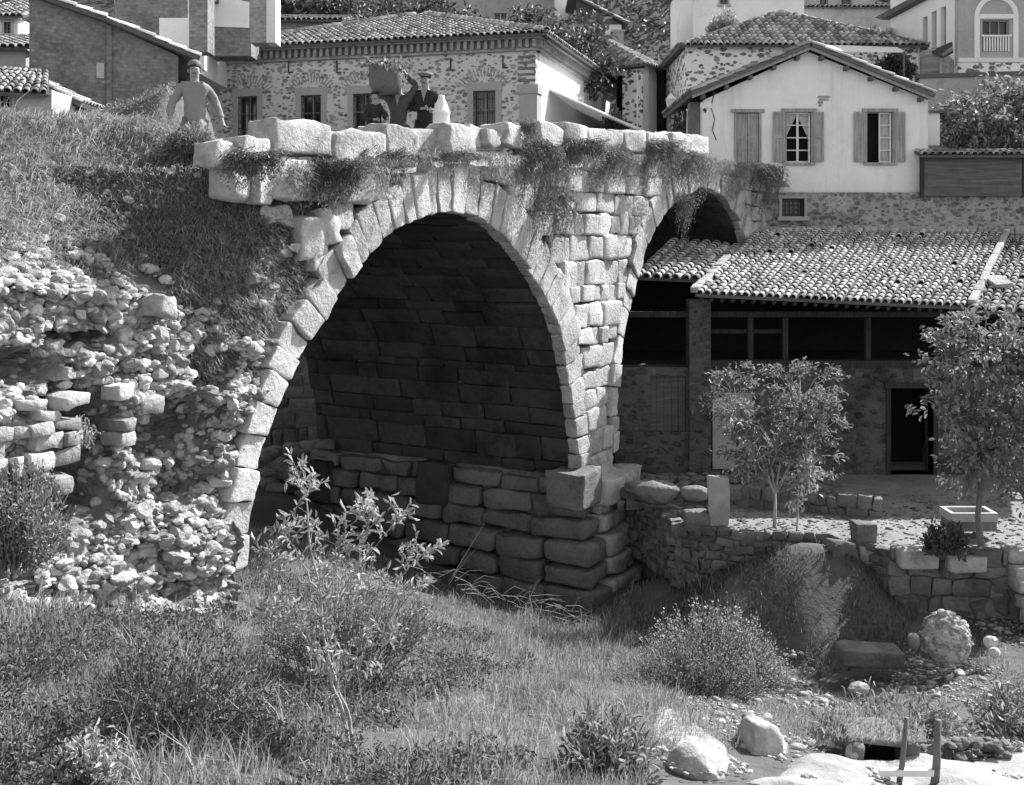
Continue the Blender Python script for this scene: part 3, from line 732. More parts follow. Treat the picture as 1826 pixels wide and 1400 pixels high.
# big boulders
def boulder(name, label, x0, x1, y0, y1, Y, mat, seed, rough=.08, cat='boulder', fl=1.):
    w = (x1-x0)/F_PX*Y/2; h = (y1-y0)/F_PX*Y/2; c = px((x0+x1)/2, (y0+y1)/2, Y); P = ICO3[0].copy()
    V, Fc = ico(4)
    for _ in range(9): dq = rng.normal(size=3); dq /= np.linalg.norm(dq); V = V-np.maximum(V @ dq-U_(.72, .93), 0)[:, None]*dq
    V = V+rough*vn(V, 2.6, seed)+rough*.6*vn(V, 6.5, seed+1)+rough*.4*vn(V, 15, seed+2)
    mb = MB(); mb.add(V*np.array([w, (w+h)*.5*fl, h])+c, Fc); return tag(mb.build(name, mat), label, cat)
PUD = M('puddingstone', .5, .35, 6, 1.0, 14, stain=.3)
def lumpy(name, label, x0, x1, y0, y1, Y, cat='boulder'):
    r = thing(name, label, cat, tuple(px((x0+x1)/2, y1, Y))); w = (x1-x0)/F_PX*Y/2*.9; h = (y1-y0)/F_PX*Y/2*.92; c = px((x0+x1)/2, (y0+y1)/2, Y); V, Fc = ico(4); V = V+.05*vn(V, 2.6, 5)+.03*vn(V, 9., 6)
    mb = MB(); mb.add(V*np.array([w, w, h])+c, Fc); mb.build('mass', PUD, r); mb = MB()
    for i in range(420):
        d = rng.normal(size=3); d /= np.linalg.norm(d); sz = U_(.02, .06); rock(mb, c+d*np.array([w, w, h])*U_(.93, 1.04), sz, 's', None, (1.2, 1, .9))
    mb.build('cobbles', RUBBLE, r, False)
lumpy('boulder', 'big round lumpy boulder of pale conglomerate below the bank wall', 1642, 1730, 1090, 1186, 16.4)
boulder('boulder', 'smooth rounded boulder half buried at the edge of the river bed', 1310, 1402, 1275, 1400, 11.6, RUBBLE, 9, .05)
boulder('boulder', 'low pale boulder at the foot of the sandy bank', 1188, 1300, 1320, 1420, 10.2, RUBBLE, 19, .04)
boulder('stone', 'small egg-shaped stone left of the lumpy boulder', 1617, 1641, 1128, 1158, 16.3, FOOT, 12, .03, 'stone')
boulder('stone', 'white stone right of the lumpy boulder, upper of two', 1754, 1780, 1134, 1156, 16.4, RUBBLE, 13, .03, 'stone')
boulder('stone', 'white stone right of the lumpy boulder, lower of two', 1762, 1784, 1155, 1174, 16.2, RUBBLE, 14, .03, 'stone')
boulder('stone', 'pale flat stone alone in the middle of the river bed', 1512, 1552, 1216, 1240, 15.7, RUBBLE, 15, .03, 'stone')
boulder('stone', 'upright white stone beside the dark hollow in the sand', 1508, 1534, 1326, 1368, 11.4, RUBBLE, 16, .05, 'stone')
mb = MB(); c = px(1550, 1166, 17.0)
block(mb, [c+np.array([a, b, d]) for a in (-.46, .46) for b in (-.25, .25) for d in (-.13, .11+0)], 6, 6, .03, 5.); tag(mb.build('stone_slab', FOOT), 'long grey stone slab lying in the shaded river bed', 'stone slab')
# dark culvert mouth under the edge of the sand
cu = thing('culvert', 'dark square culvert mouth under a rough lintel in the river bank', 'culvert', tuple(px(1570, 1390, 11.3)))
P0 = px(1572, 1352, 11.45); mb = MB()
for lo, hi in [((-.34, -.1, -.3), (-.22, .6, .2)), ((.22, -.1, -.3), (.36, .6, .2)), ((-.33, -.02, .14), (.34, .5, .2))]: block(mb, [P0+np.array([x_, y_, z_]) for x_ in (lo[0], hi[0]) for y_ in (lo[1], hi[1]) for z_ in (lo[2], hi[2])], 4, 6, .03, 6.)
mb.build('stones', FOOT, cu); mb = MB(); q_ = P0+np.stack([U_(-.5, .5, 900), U_(-.08, .7, 900), .2-.0*U_(0, 1, 900)], 1); blades(mb, q_, U_(.05, .16, 900), rng.normal(size=(900, 3))*.5+np.array([0, -.5, -.2]), .004); mb.build('tufts', HAY, cu); mb = MB(); boxc(mb, (-.22, .25, -.35), (.22, .3, .16), None, P0); mb.build('recess', DARK, cu, False)
mb = MB()
for i in range(90): rock(mb, px(U_(1630, 1800), U_(1322, 1350), 11.9+U_(-.2, .3)), U_(.04, .1), 'r', None, (1.2, 1, .8))
tag(mb.build('rubble', FOOT), 'row of eroded stones along the undercut sand edge', 'rubble', kind='stuff')
mb = MB(); boxc(mb, (-.02, -.03, -.04), (.55, .03, .02), None, px(1572, 1375, 10.7)); tag(mb.build('plank', WHITE, None, False), 'pale narrow plank lying on the sand at the bottom edge', 'plank')
for (xb, yb, xt, yt, lab) in [(1600, 1400, 1617, 1280, 'thin leaning wooden stake left of the thicker stake in the sand'), (1665, 1398, 1673, 1284, 'thicker upright wooden stake standing in the sand')]:
    mb = MB(); r = .028 if xb < 1650 else .04; b_ = px(xb, yb+18, 10.7); t_ = px(xt, yt, 10.7); tube(mb, [b_, b_*.6+t_*.4+np.array([.01, 0, 0]), t_], [r*1.1, r, r*.85], 8)
    tag(mb.build('wooden_stake', BARK), lab, 'stake')
for (x0, y0, x1, y1, lab) in [(1334, 1140, 1350, 1232, 'bare pale stick standing up in front of the shrub'), (1403, 1190, 1397, 1235, 'short thin stick poking from the weeds right of the shrub')]:
    mb = MB(); tube(mb, [px(x1, y1+8, 14.2), px((x0+x1)/2+3, (y0+y1)/2, 14.2), px(x0, y0, 14.2)], [.014, .012, .007], 5); tag(mb.build('stick', BARKL), lab, 'stick')

# ================================================================== TERRACE with dry-stone walls
TZ = -5.33
ter_out = [(3.05, 21.9), (3.2, 20.9), (4.2, 20.4), (5.5, 20.2), (6.2, 19.7), (6.55, 18.95), (8.4, 18.6), (16, 18.4), (19, 18.4), (19, 32.2), (1.6, 32.2), (2.2, 27)]
mb = MB(); n = len(ter_out)
mb.add([(x, y, TZ) for x, y in ter_out]+[(x, y, TZ-2.2) for x, y in ter_out], [list(range(n))], [[i, (i+1) % n, n+(i+1) % n, n+i] for i in range(n)])
tag(mb.build('terrace', PATH, None, False), kind='structure')
def drywall(name, label, pts, ztop, zbot, size, mat=RUBBLE, thick=.25, cope=True, cat='wall', par=None):
    """random rubble wall along a polyline: rows of fitted stones"""
    mb = MB(); pts = [np.array(p, float) for p in pts]; core = MB()
    for a, b in zip(pts[:-1], pts[1:]):
        f = Fr(a[0], a[1], b[0]-a[0], b[1]-a[1]); Ln = np.linalg.norm(b-a); z = zbot
        f.box(core, 0, Ln, zbot, ztop-.08, -thick, -.07)
        while z < ztop-.03:
            h = min(U_(.7, 1.3)*size, ztop-z+.05); u = U_(-.2, 0)
            while u < Ln:
                w = U_(.6, 2.2)*size; t = U_(-.3, .3, 4)*h*.6
                block(mb, [f.p(uu, zz_+tt, d) for uu, ti in ((u+.004, 0), (min(u+w, Ln+.1)-.004, 1)) for d in (-thick*.9, U_(-.04, .05)) for zz_, tt in ((z+.003, t[ti]), (z+h-.003, t[2+ti]))], 4, U_(4.5, 9), .028, 7.)
                u += w
            z += h
    r = thing(name, label, cat, (float(pts[0][0]), float(pts[0][1]), zbot)) if par is None else par
    core.build('mortar_bed', DARKCORE, r, False); mb.build('stones', mat, r); return r
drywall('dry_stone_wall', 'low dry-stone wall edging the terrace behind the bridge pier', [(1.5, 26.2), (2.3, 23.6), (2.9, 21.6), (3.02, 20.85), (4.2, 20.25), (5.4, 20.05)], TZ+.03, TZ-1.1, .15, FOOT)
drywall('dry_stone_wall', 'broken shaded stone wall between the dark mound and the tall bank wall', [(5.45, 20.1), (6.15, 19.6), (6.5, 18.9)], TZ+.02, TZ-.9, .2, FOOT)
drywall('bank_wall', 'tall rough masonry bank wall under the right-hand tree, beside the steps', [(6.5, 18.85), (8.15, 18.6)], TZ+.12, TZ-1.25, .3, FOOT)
# low cobbled ramp edge in front of the shed
mb = MB()
for i in range(420):
    x = U_(2.5, 7.0); y = U_(22.3, 25.0); zz_ = TZ+.12*(y-22)/2.5; rock(mb, (x, y, zz_), U_(.06, .15), 's', None, (1.2, 1, .45))
tag(mb.build('cobbles', FOOT), 'worn cobbles paving the ramp before the shed', 'cobbles', kind='stuff')
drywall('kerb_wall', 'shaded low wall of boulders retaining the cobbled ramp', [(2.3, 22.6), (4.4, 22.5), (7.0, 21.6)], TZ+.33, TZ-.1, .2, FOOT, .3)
# steps
st = thing('stone_steps', 'rough stone steps climbing the bank at the right edge', 'steps', (8.6, 18.6, TZ-1.2))
for i in range(7):
    mb = MB(); zt = TZ-1.2+.2*(i+1)
    u = 8.2
    while u < 10.2:
        w = U_(.4, .8); block(mb, [(xx, yy, q) for xx in (u+.01, u+w-.01) for yy in (17.3+.2*i, 17.3+.2*i+.45) for q in (zt-.2, zt)], 4, 7, .02, 5.); u += w
    mb.build('tread', RUBBLE, st)
# blocks and upright stones on the terrace
def bstone(name, label, x0, x1, y0, y1, Y, dep, mat=ASHLAR, k=8, cat='stone block', am=.02):
    a = px(x0, y1, Y); b = px(x1, y0, Y); mb = MB(); block(mb, [(xx, yy, zz_) for xx in (a[0], b[0]) for yy in (Y+dep, Y) for zz_ in (a[2], b[2])], 6, k, am, 4.)
    return tag(mb.build(name, mat), label, cat)
bstone('upright_slab', 'tall upright stone slab standing at the corner of the terrace', 1264, 1300, 850, 950, 20.7, .2, PLASTG, 12)
bstone('stone_block', 'squared stone block perched above the dark mound', 1526, 1566, 934, 978, 19.6, .35, FOOT, 10)
bstone('fallen_block', 'pale block wedged under the squared perched block', 1532, 1572, 978, 1010, 19.5, .5, RUBBLE, 5)
bstone('leaning_stone', 'dark pointed stone leaning out over the shaded mound', 1480, 1532, 970, 1030, 19.4, .3, FOOT, 4, 'stone', .07)
bstone('cope_slab', 'flat slab capping the left end of the tall bank wall', 1608, 1680, 984, 1016, 18.6, .5, RUBBLE, 6)
bstone('boulder', 'dark grey boulder on the terrace beside the upright slab', 1222, 1268, 916, 948, 20.6, .4, FOOT, 3.2, 'boulder', .03)
bstone('cope_slab', 'cracked pale slab capping the middle of the tall bank wall', 1694, 1765, 994, 1022, 18.55, .5, RUBBLE, 5)
for (x, y, Y, s_, lab) in [(1170, 876, 21.9, .38, 'largest rounded boulder of the shaded heap behind the pier'), (1240, 880, 21.8, .26, 'middle rounded boulder in the shaded heap behind the pier'), (1135, 868, 22.4, .22, 'small rounded boulder next to the bridge pier')]:
    mb = MB(); rock(mb, px(x, y, Y), s_, 'o', None, (1.2, .9, .6)); tag(mb.build('boulder', FOOT), lab, 'boulder')
# trough
tr_ = thing('stone_trough', 'shallow rectangular stone trough under the right-hand tree', 'trough', tuple(px(1727, 930, 20.3)))
c = px(1727, 912, 20.3); mb = MB()
for lo, hi in [((-.42, -.28, -.12), (.42, -.2, .03)), ((-.42, .2, -.12), (.42, .28, .03)), ((-.42, -.198, -.12), (-.34, .198, .028)), ((.34, -.198, -.12), (.42, .198, .028))]: boxc(mb, lo, hi, None, c)
mb.build('rim', SURR, tr_, False); mb = MB(); boxc(mb, (-.40, -.26, -.3), (.40, .26, -.123), None, c); mb.build('basin', FOOT, tr_, False)

# ================================================================== plants
def crown_pts(c, R, ncl, per, spread, seed=0, hollow=.45, flat=1.):
    r = np.random.RandomState(seed); d = r.normal(size=(ncl, 3)); d /= np.linalg.norm(d, axis=1)[:, None]
    rad = hollow+(1-hollow)*r.uniform(0, 1, ncl)**.6; rad *= 1+.38*sn(d, 2.2, seed+3)
    C_ = np.asarray(c)+d*rad[:, None]*np.asarray(R); P = np.repeat(C_, per, 0)+r.normal(size=(ncl*per, 3))*spread*np.array([1, 1, .6]); return P, C_, np.repeat(d, per, 0)
def tree(name, label, base, fork, blobs, lsize, lmat, group=None, tr=.06, cat='tree', stems=1, ncl=160, per=26, spread=.11, seed=1, aspect=.45, bmat=BARK, nb=14):
    r = thing(name, label, cat, tuple(base), group); cr = MB(); tk = MB(); base = np.array(base, float)
    k = 0
    for c, R in blobs:
        c = np.array(c, float); vol = (R[0]*R[1]*R[2])**(1/3.); nn_ = max(8, int(ncl*R[0]*R[2]*1.0)); P, C_, D = crown_pts(c, R, nn_, per, spread, seed+k)
        leaves(cr, P, lsize, .5, D*.6+np.array([0, 0, -.25]), aspect)
        for t in C_[:nb]: tube(tk, [c-np.array([0, 0, R[2]*.6]), (c+t)/2+rng.normal(size=3)*.04, t], [tr*.35, tr*.2, tr*.08], 4, False)
        f = np.array(fork, float); tube(tk, [f, (f*.5+c*.5)+rng.normal(size=3)*.05*vol, c-np.array([0, 0, R[2]*.6])], [tr*.7, tr*.5, tr*.35], 6, False); k += 7
    for s_ in range(stems):
        o = np.array([U_(-.15, .15), U_(-.1, .1), 0]) if stems > 1 else 0
        tube(tk, [base+o-np.array([0, 0, .1]), base*.5+np.array(fork)*.5+rng.normal(size=3)*.03+o*.6 if stems > 1 else base*.5+np.array(fork)*.5+rng.normal(size=3)*.03, fork], [tr*1.1, tr*.9, tr*.75], 8)
    tk.build('trunk', bmat, r); cr.build('crown', lmat, r); return r
def pb(x, y, Y, rx, rz, ry=None): return (px(x, y, Y), (rx/F_PX*Y, (ry or rx)/F_PX*Y, rz/F_PX*Y))
tree('young_tree', 'young round-headed tree with ferny leaves on the terrace before the shed', px(1380, 945, 20.9), px(1382, 880, 20.9),
     [pb(1385, 765, 20.9, 92, 72), pb(1315, 715, 20.9, 48, 58), pb(1425, 690, 21.2, 58, 58), pb(1465, 745, 21, 42, 44), pb(1345, 800, 20.7, 60, 40), pb(1440, 810, 20.8, 45, 45)], .1, LEAF, tr=.035, ncl=85, per=26, spread=.075, seed=4, bmat=BARKL, aspect=.36)
tree('young_tree', 'slender sapling with bright hanging leaves beside the young tree', px(1420, 950, 20.5), px(1424, 890, 20.5), [pb(1440, 845, 20.5, 30, 40), pb(1432, 880, 20.4, 20, 28)], .11, LEAFL, tr=.02, ncl=150, per=10, spread=.07, seed=14, bmat=BARKL)
tree('broad_tree', 'large bright-leaved tree at the right edge before the tiled shed', px(1752, 985, 19.4), px(1750, 850, 19.4),
     [pb(1765, 640, 19.4, 105, 85), pb(1720, 590, 19.8, 50, 52), pb(1690, 640, 19.2, 45, 40), pb(1840, 600, 19.6, 75, 70), pb(1700, 730, 19.2, 62, 62), pb(1790, 780, 19.2, 90, 75), pb(1860, 720, 19.4, 85, 100), pb(1840, 860, 19.3, 60, 60), pb(1730, 830, 19.2, 50, 45)], .12, LEAF, tr=.06, ncl=72, per=24, spread=.1, seed=24)
# saplings and shrubs
def sapling(name, label, stems, Y, leaf, lm, dens, spread, aspect=.3, bmat=BARKL, cat='sapling', nleaf=6, r0=.022, updir=.35, dep=.25):
    r = thing(name, label, cat, tuple(px(stems[0][0][0], stems[0][0][1], Y))); tk = MB(); cr = MB(); LP = []; LD = []
    for st_ in stems:
        off = U_(-dep, dep); pts = [px(a, b, Y+off*(i/len(st_))) for i, (a, b) in enumerate(st_)]; n_ = len(pts); P = np.array(pts); d = np.linspace(0, 1, n_); t = np.linspace(0, 1, n_*4)
        Q = np.stack([np.interp(t, d, P[:, i]) for i in range(3)], 1)+np.stack([.012*np.sin(t*23+U_(0, 6)) for _ in range(3)], 1); Q[0] = P[0]
        rr_ = r0 if st_[0][1] > 1300 else r0*.5; tube(tk, Q, np.linspace(rr_, rr_*.3, len(Q)), 6)
        m = int(dens*len(Q))
        for i in range(m):
            tt = U_(.42, 1); c = np.array([np.interp(tt, t, Q[:, j]) for j in range(3)]); dr = rng.normal(size=3); dr[2] = abs(dr[2])*.6+updir; dr /= np.linalg.norm(dr); ln = U_(.3, 1)*spread
            tube(tk, [c, c+dr*ln*.5+rng.normal(size=3)*.01, c+dr*ln], [r0*.22, r0*.15, r0*.06], 4, False)
            for j in range(nleaf):
                f = U_(.3, 1.05); LP.append(c+dr*ln*f); LD.append(dr*.8+rng.normal(size=3)*.7)
    leaves(cr, LP, leaf, .3, LD, aspect); tk.build('trunk', bmat, r); cr.build('foliage', lm, r); return r
sapling('willow_sapling', 'foreground sapling with bare pale stems and long narrow silvery leaves',
        [[(632, 1375), (612, 1260), (588, 1190), (575, 1100), (560, 1000), (545, 900), (530, 830)], [(632, 1375), (605, 1250), (585, 1195), (545, 1135), (500, 1100), (455, 1085)],
         [(588, 1190), (580, 1130), (620, 1040), (680, 960), (720, 915)], [(575, 1140), (640, 1080), (720, 1020), (765, 985)], [(580, 1120), (600, 1000), (620, 930)], [(570, 1060), (530, 990), (505, 935)], [(640, 1370), (625, 1290), (600, 1215), (640, 1160), (700, 1140)],
         [(585, 1100), (640, 1000), (660, 930), (665, 900)], [(575, 1100), (690, 1060), (750, 1060)], [(560, 1050), (500, 1010), (470, 990)]], 9.3, .08, LEAFL, 1.1, .26, .26, nleaf=7, r0=.017, cat='sapling')
def bush(name, label, x0, x1, y0, y1, Y, nst, leaf, lm, per=14, spread=.1, aspect=.4, cat='shrub', hang=0., dep=.5, stalk=BARK, sr=.006, bow=.25):
    r = thing(name, label, cat, tuple(px((x0+x1)/2, y1, Y))); tk = MB(); LP = []; LD = []
    for i in range(nst):
        a = U_(-1, 1); t = px((x0+x1)/2+a*(x1-x0)/2, y0+(y1-y0)*(.05+.55*a*a+U_(0, .35)), Y); t[1] += U_(-dep, dep); b = px((x0+x1)/2+a*(x1-x0)/2*.55, y1, Y); b[1] += U_(-dep, dep)*.5
        if hang: b, t = px((x0+x1)/2+a*(x1-x0)/2*.8, y0+U_(0, 12), Y)+np.array([0, .1, 0]), px((x0+x1)/2+a*(x1-x0)/2, y0+(y1-y0)*U_(.25, 1)*(1-.4*a*a), Y)+np.array([hang*U_(.2, 1), -hang*U_(.1, .6), 0])
        m = (b+t)/2+rng.normal(size=3)*.04+(np.array([hang, -hang*.6, .08]) if hang else 0); pts = np.array([b, m, t]); tube(tk, pts, [sr, sr*.8, sr*.4], 4, False)
        tt = U_(.12, 1.04, per); C_ = np.stack([np.interp(tt, [0, .5, 1.04], pts[:, j]) for j in range(3)], 1); LP.append(C_+rng.normal(size=C_.shape)*spread*.35); LD.append(np.tile((t-b)/np.linalg.norm(t-b)*.6, (per, 1)))
    cr = MB(); leaves(cr, np.concatenate(LP), leaf, .3, np.concatenate(LD), aspect); tk.build('stems', stalk, r); cr.build('foliage', lm, r); return r
bush('shrub', 'upright twiggy shrub with tiny bright leaves right of the bridge pier', 1130, 1410, 1058, 1235, 15.6, 420, .035, LEAFL, 20, .07, .5)
bush('shrub', 'low shaded thorny shrub running along the foot of the bright twiggy one', 1080, 1380, 1130, 1250, 14.6, 240, .045, LEAF, 16, .1)
bush('bush', 'leafy bush growing against the ruined wall at the left edge', -40, 110, 800, 1010, 11.0, 170, .05, LEAF, 22, .09)
bush('bush', 'small bush in the coursed stones beside the dark hollow of the ruin', 120, 165, 735, 800, 12.0, 50, .035, LEAFL, 14, .07, dep=.15)
bush('bush', 'pale leafy bush in the lower left corner of the meadow', 90, 210, 1300, 1420, 7.6, 90, .06, LEAFL, 10, .08, dep=.2)
bush('bush', 'broad dark bush in the meadow left of the sapling', 60, 480, 1150, 1330, 9.4, 420, .05, LEAFD, 16, .1, dep=.9)
bush('bush', 'dense grey-green thicket around the sapling', 430, 790, 1000, 1180, 11.5, 150, .06, LEAF, 18, .1, dep=.7, aspect=.3)
bush('reeds', 'tuft of arching reeds in the foreground right of the sapling', 1000, 1170, 1265, 1410, 9.6, 260, .12, GRASS, 5, .03, .12, sr=.004, cat='reeds', stalk=GRASS, dep=.4)
bush('reeds', 'sparse bleached reeds on the right side of the river bed', 1740, 1900, 1228, 1330, 13.0, 300, .12, HAY, 5, .03, .12, sr=.004, cat='reeds', stalk=HAY, dep=.5)
bush('reeds', 'thin grey reeds behind the two stakes', 1440, 1740, 1240, 1320, 12.6, 300, .1, GRASS, 5, .03, .12, sr=.004, cat='reeds', stalk=GRASS, dep=.5)
bush('bush', 'dark plant growing behind the trough wall', 1650, 1730, 925, 990, 18.5, 90, .09, LEAFD, 12, .08, dep=.2)
mb = MB()
for i in range(60):
    x = U_(720, 1060); y = 1012+(x-720)*.27+U_(-10, 16); L_ = U_(10, 60)*(1 if U_() < .9 else 1.6); a = U_(-.2, .6)*(1 if U_() < .75 else -3); Yq = 19.6+U_(-.5, .4)
    tube(mb, [px(x, y, Yq), px(x+L_*.5, y+L_*.5*a-U_(0, 12), Yq-.1), px(x+L_, y+L_*a, Yq-.2)], [.006, .005, .002], 4, False)
tag(mb.build('brushwood', BARKL), 'loose bare twigs strewn along the footing stones', 'twigs', kind='stuff')
# plants rooted in the bridge masonry
def onface(x, y, d=0.1): s_, z_ = BR.at(x, y, d); return BR.p(s_, z_, d)[1]
bush('weeds', 'weedy tuft growing in front of the walker at the left bridge end', 285, 392, 214, 275, 14.9, 130, .05, LEAF, 12, .06, dep=.25, sr=.004, cat='weeds')
for lab, x0, x1, y0, y1, n_, lf, lm, hg, ct in [
    ('dark wiry bush rooted under the broken parapet at the left', 535, 622, 285, 385, 210, .035, LEAFD, .2, 'bush'),
    ('loose curtain of weeds hanging from the parapet above the first arch, right of its crown', 895, 985, 245, 445, 200, .04, LEAF, .2, 'weeds'),
    ('weeds hanging down the middle of the spandrel between the arches', 970, 1060, 245, 330, 150, .045, LEAF, .25, 'weeds'),
    ('small weeds hanging below the parapet left of the leafy clump', 1050, 1115, 262, 360, 90, .04, LEAF, .2, 'weeds'),
    ('thick dark leafy clump hanging over the joint beside the second arch', 1110, 1205, 245, 350, 230, .04, LEAF, .2, 'weeds'),
    ('sprawling weeds above the crown of the second arch', 1170, 1250, 265, 400, 150, .04, LEAF, .25, 'weeds'),
    ('short turf tufts at the foot of the parapet above the first keystone', 735, 835, 268, 308, 90, .03, LEAF, .12, 'weeds'),
    ('long trailing weeds on the first arch ring near its right haunch', 930, 1010, 330, 470, 110, .045, LEAF, .2, 'weeds'),
    ('leafy tuft growing over the ledge stones left of the first arch', 590, 720, 270, 300, 90, .03, LEAF, .1, 'weeds'),
    ('ivy trailing across the mouth of the second arch', 1195, 1225, 340, 440, 60, .03, LEAF, .15, 'ivy'),
    ('weeds spilling over the fallen blocks beside the grassy bank', 380, 480, 270, 350, 140, .04, LEAF, .2, 'weeds'),
    ('scrub climbing at the far end of the second arch', 1318, 1385, 290, 400, 150, .05, LEAF, .25, 'scrub'),
    ('upright weeds sprouting through the parapet above the spandrel', 920, 950, 215, 265, 70, .035, LEAF, .08, 'weeds')]:
    Yq = onface((x0+x1)/2, (y0+y1)/2, .08); bush('hanging_weeds', lab, x0, x1, y0, y1, Yq-.05, n_, lf, lm, 13, .07, hang=hg, cat=ct, sr=.004)
mb = MB(); n_ = 30000; x_ = U_(-4.2, 10.5, n_); z_ = U_(.0, 2.2, n_); mk = sn(np.stack([x_, z_*1.3], -1), 1.9, 83)-(.9-z_)*.9-.35*np.abs(x_-3.5)/6; kk = (mk > .35)
for E_, c_, R_ in ((E1, c1, 5.1), (E2, c2, 5.3)):
    kk &= np.hypot(x_-c_[0], z_-c_[1]) > np.interp(x_, [c_[0]-1, c_[0]+1.5], [5.0, R_-.25]) if c_[0] < 0 else np.hypot(x_-c_[0], z_-c_[1]) > R_
kk &= z_ < zdeck(x_)+.02
P = (BR.o+x_[:, None]*BR.u+U_(.0, .09, n_)[:, None]*BR.nn+z_[:, None]*np.array([0, 0, 1.]))[kk]; h_ = len(P)//2
leaves(mb, P[:h_], .035, .3, np.tile([.3, -.2, -.5], (h_, 1))); tag(mb.build('creeper', LEAF), 'creeping leafy growth rooted in the joints of the spandrel wall', 'weeds', kind='stuff')
mb = MB(); blades(mb, P[h_:], U_(.05, .2, len(P)-h_), np.array([.4, -.3, -1.0])+rng.normal(size=(len(P)-h_, 3))*.5, .005); tag(mb.build('joint_grass', HAY), 'dry straggling grass hanging from the joints of the spandrel wall', 'grass', kind='stuff')
mb = MB()    # turf on the parapet ledge
P = []
for i in range(14000):
    s_ = U_(-8.6, 10.8); zz_ = float(np.interp(s_, [-8.6, -5, 0, 6, 11], [.95, 1.32, 1.58, 2.05, 2.05])); dz = abs(rng.normal())*.22 if sn(np.array([[s_, 0.]]), 1.5, 77)[0] > -.2 else abs(rng.normal())*.06
    P.append(BR.p(s_, zz_-dz+.04, .09+U_(-.05, .04)))
P = np.array(P); blades(mb, P, U_(.06, .18, len(P)), np.array([.45, -.3, -1.0])+rng.normal(size=P.shape)*.4, .006)
tag(mb.build('turf', GRASS), 'turf overhanging the ledge under the bridge parapet', 'grass', kind='stuff')

# clods, tufts and pebbles on the shaded mound
n_ = 2600; mb = MB()
for i in range(n_): x = U_(3.2, 13); y = float(np.interp(x, [3, 4.2, 5.5, 6.2, 6.6, 19], [21.4, 20.6, 20.4, 19.9, 19.1, 18.8]))+4.5*U_()**1.4; rock(mb, (x, y, TZ+.005), U_(.01, .04)*(2 if U_() < .06 else 1), 's', None, (1.3, 1, .6))
tag(mb.build('pebbles', FOOT, smooth=True), 'small stones littering the terrace before the shed', 'pebbles', kind='stuff')
mb = MB(); X = U_(3.2, 13, 9000); Y = U_(18.9, 23.5, 9000); kk = (sn(np.stack([X, Y], -1), 1.7, 19) > .5) & (Y > np.interp(X, [3, 4.2, 5.5, 6.2, 6.6, 19], [21.4, 20.6, 20.4, 19.9, 19.1, 18.8])); blades(mb, np.stack([X, Y, X*0+TZ], 1)[kk], U_(.03, .1, kk.sum()), rng.normal(size=(kk.sum(), 3))*.6, .006)
tag(mb.build('terrace_grass', HAY), 'thin worn grass patches on the terrace', 'grass', kind='stuff')
n_ = 16000; X = U_(2.2, 7.5, n_); Y = U_(17.4, 21.0, n_); Z_ = ter(X, Y); P = np.stack([X, Y, Z_], 1); P = P[(sn(P[:, :2], 2.2, 66) > -.4) & (Z_ < TZ-.05)]; mb = MB()
blades(mb, P, U_(.04, .12, len(P)), rng.normal(size=P.shape)*.6, .006); tag(mb.build('tufts', GRASSD), 'sparse grass tufts on the mound below the terrace', 'grass', kind='stuff')
# ================================================================== TOWN: slope and retaining wall behind the bridge
hx, hyy = np.meshgrid(np.linspace(-70, 90, 60), np.linspace(0, 1, 50), indexing='ij'); hY = 34+hyy**1.4*110
hZ = np.interp(hY, [34, 44, 60, 90, 144], [1.3, 1.8, 6, 22, 52])+.25*sn(np.stack([hx, hY], -1).reshape(-1, 2), .35, 71).reshape(hx.shape)*(hY > 46)
mb = MB(); gridmesh(mb, hx, hY, hZ); tag(mb.build('hill', M('hill_soil', .07, .35, .3, .8, 3)), kind='structure')
mb = MB(); mb.add([(-30, 24, 1.0), (-9.5, 24, 1.0), (-9.5, 34.2, 1.29), (-30, 34.2, 1.29)], [[0, 1, 2, 3]]); mb.add([(7.5, 32.2, .2), (30, 32.2, .2), (30, 34.2, .6), (7.5, 34.2, .6)], [[0, 1, 2, 3]])
tag(mb.build('street', PATH, None, False), kind='structure')
drywall('river_wall', 'dark masonry wall of the far bank seen through the first arch', [(-11, 33.6), (-1.5, 33.6)], 1.25, -7.2, .42, FOOT, .5)
mb = MB()
for i in range(130): x = U_(470, 600); y = U_(790, 900); rock(mb, px(x, y, 27+U_(-2, 2)), U_(.12, .3), 's', None, (1.2, 1, .7))
tag(mb.build('rubble', FOOT), 'tumbled stones on the shaded bank beyond the first arch', 'rubble', kind='stuff')

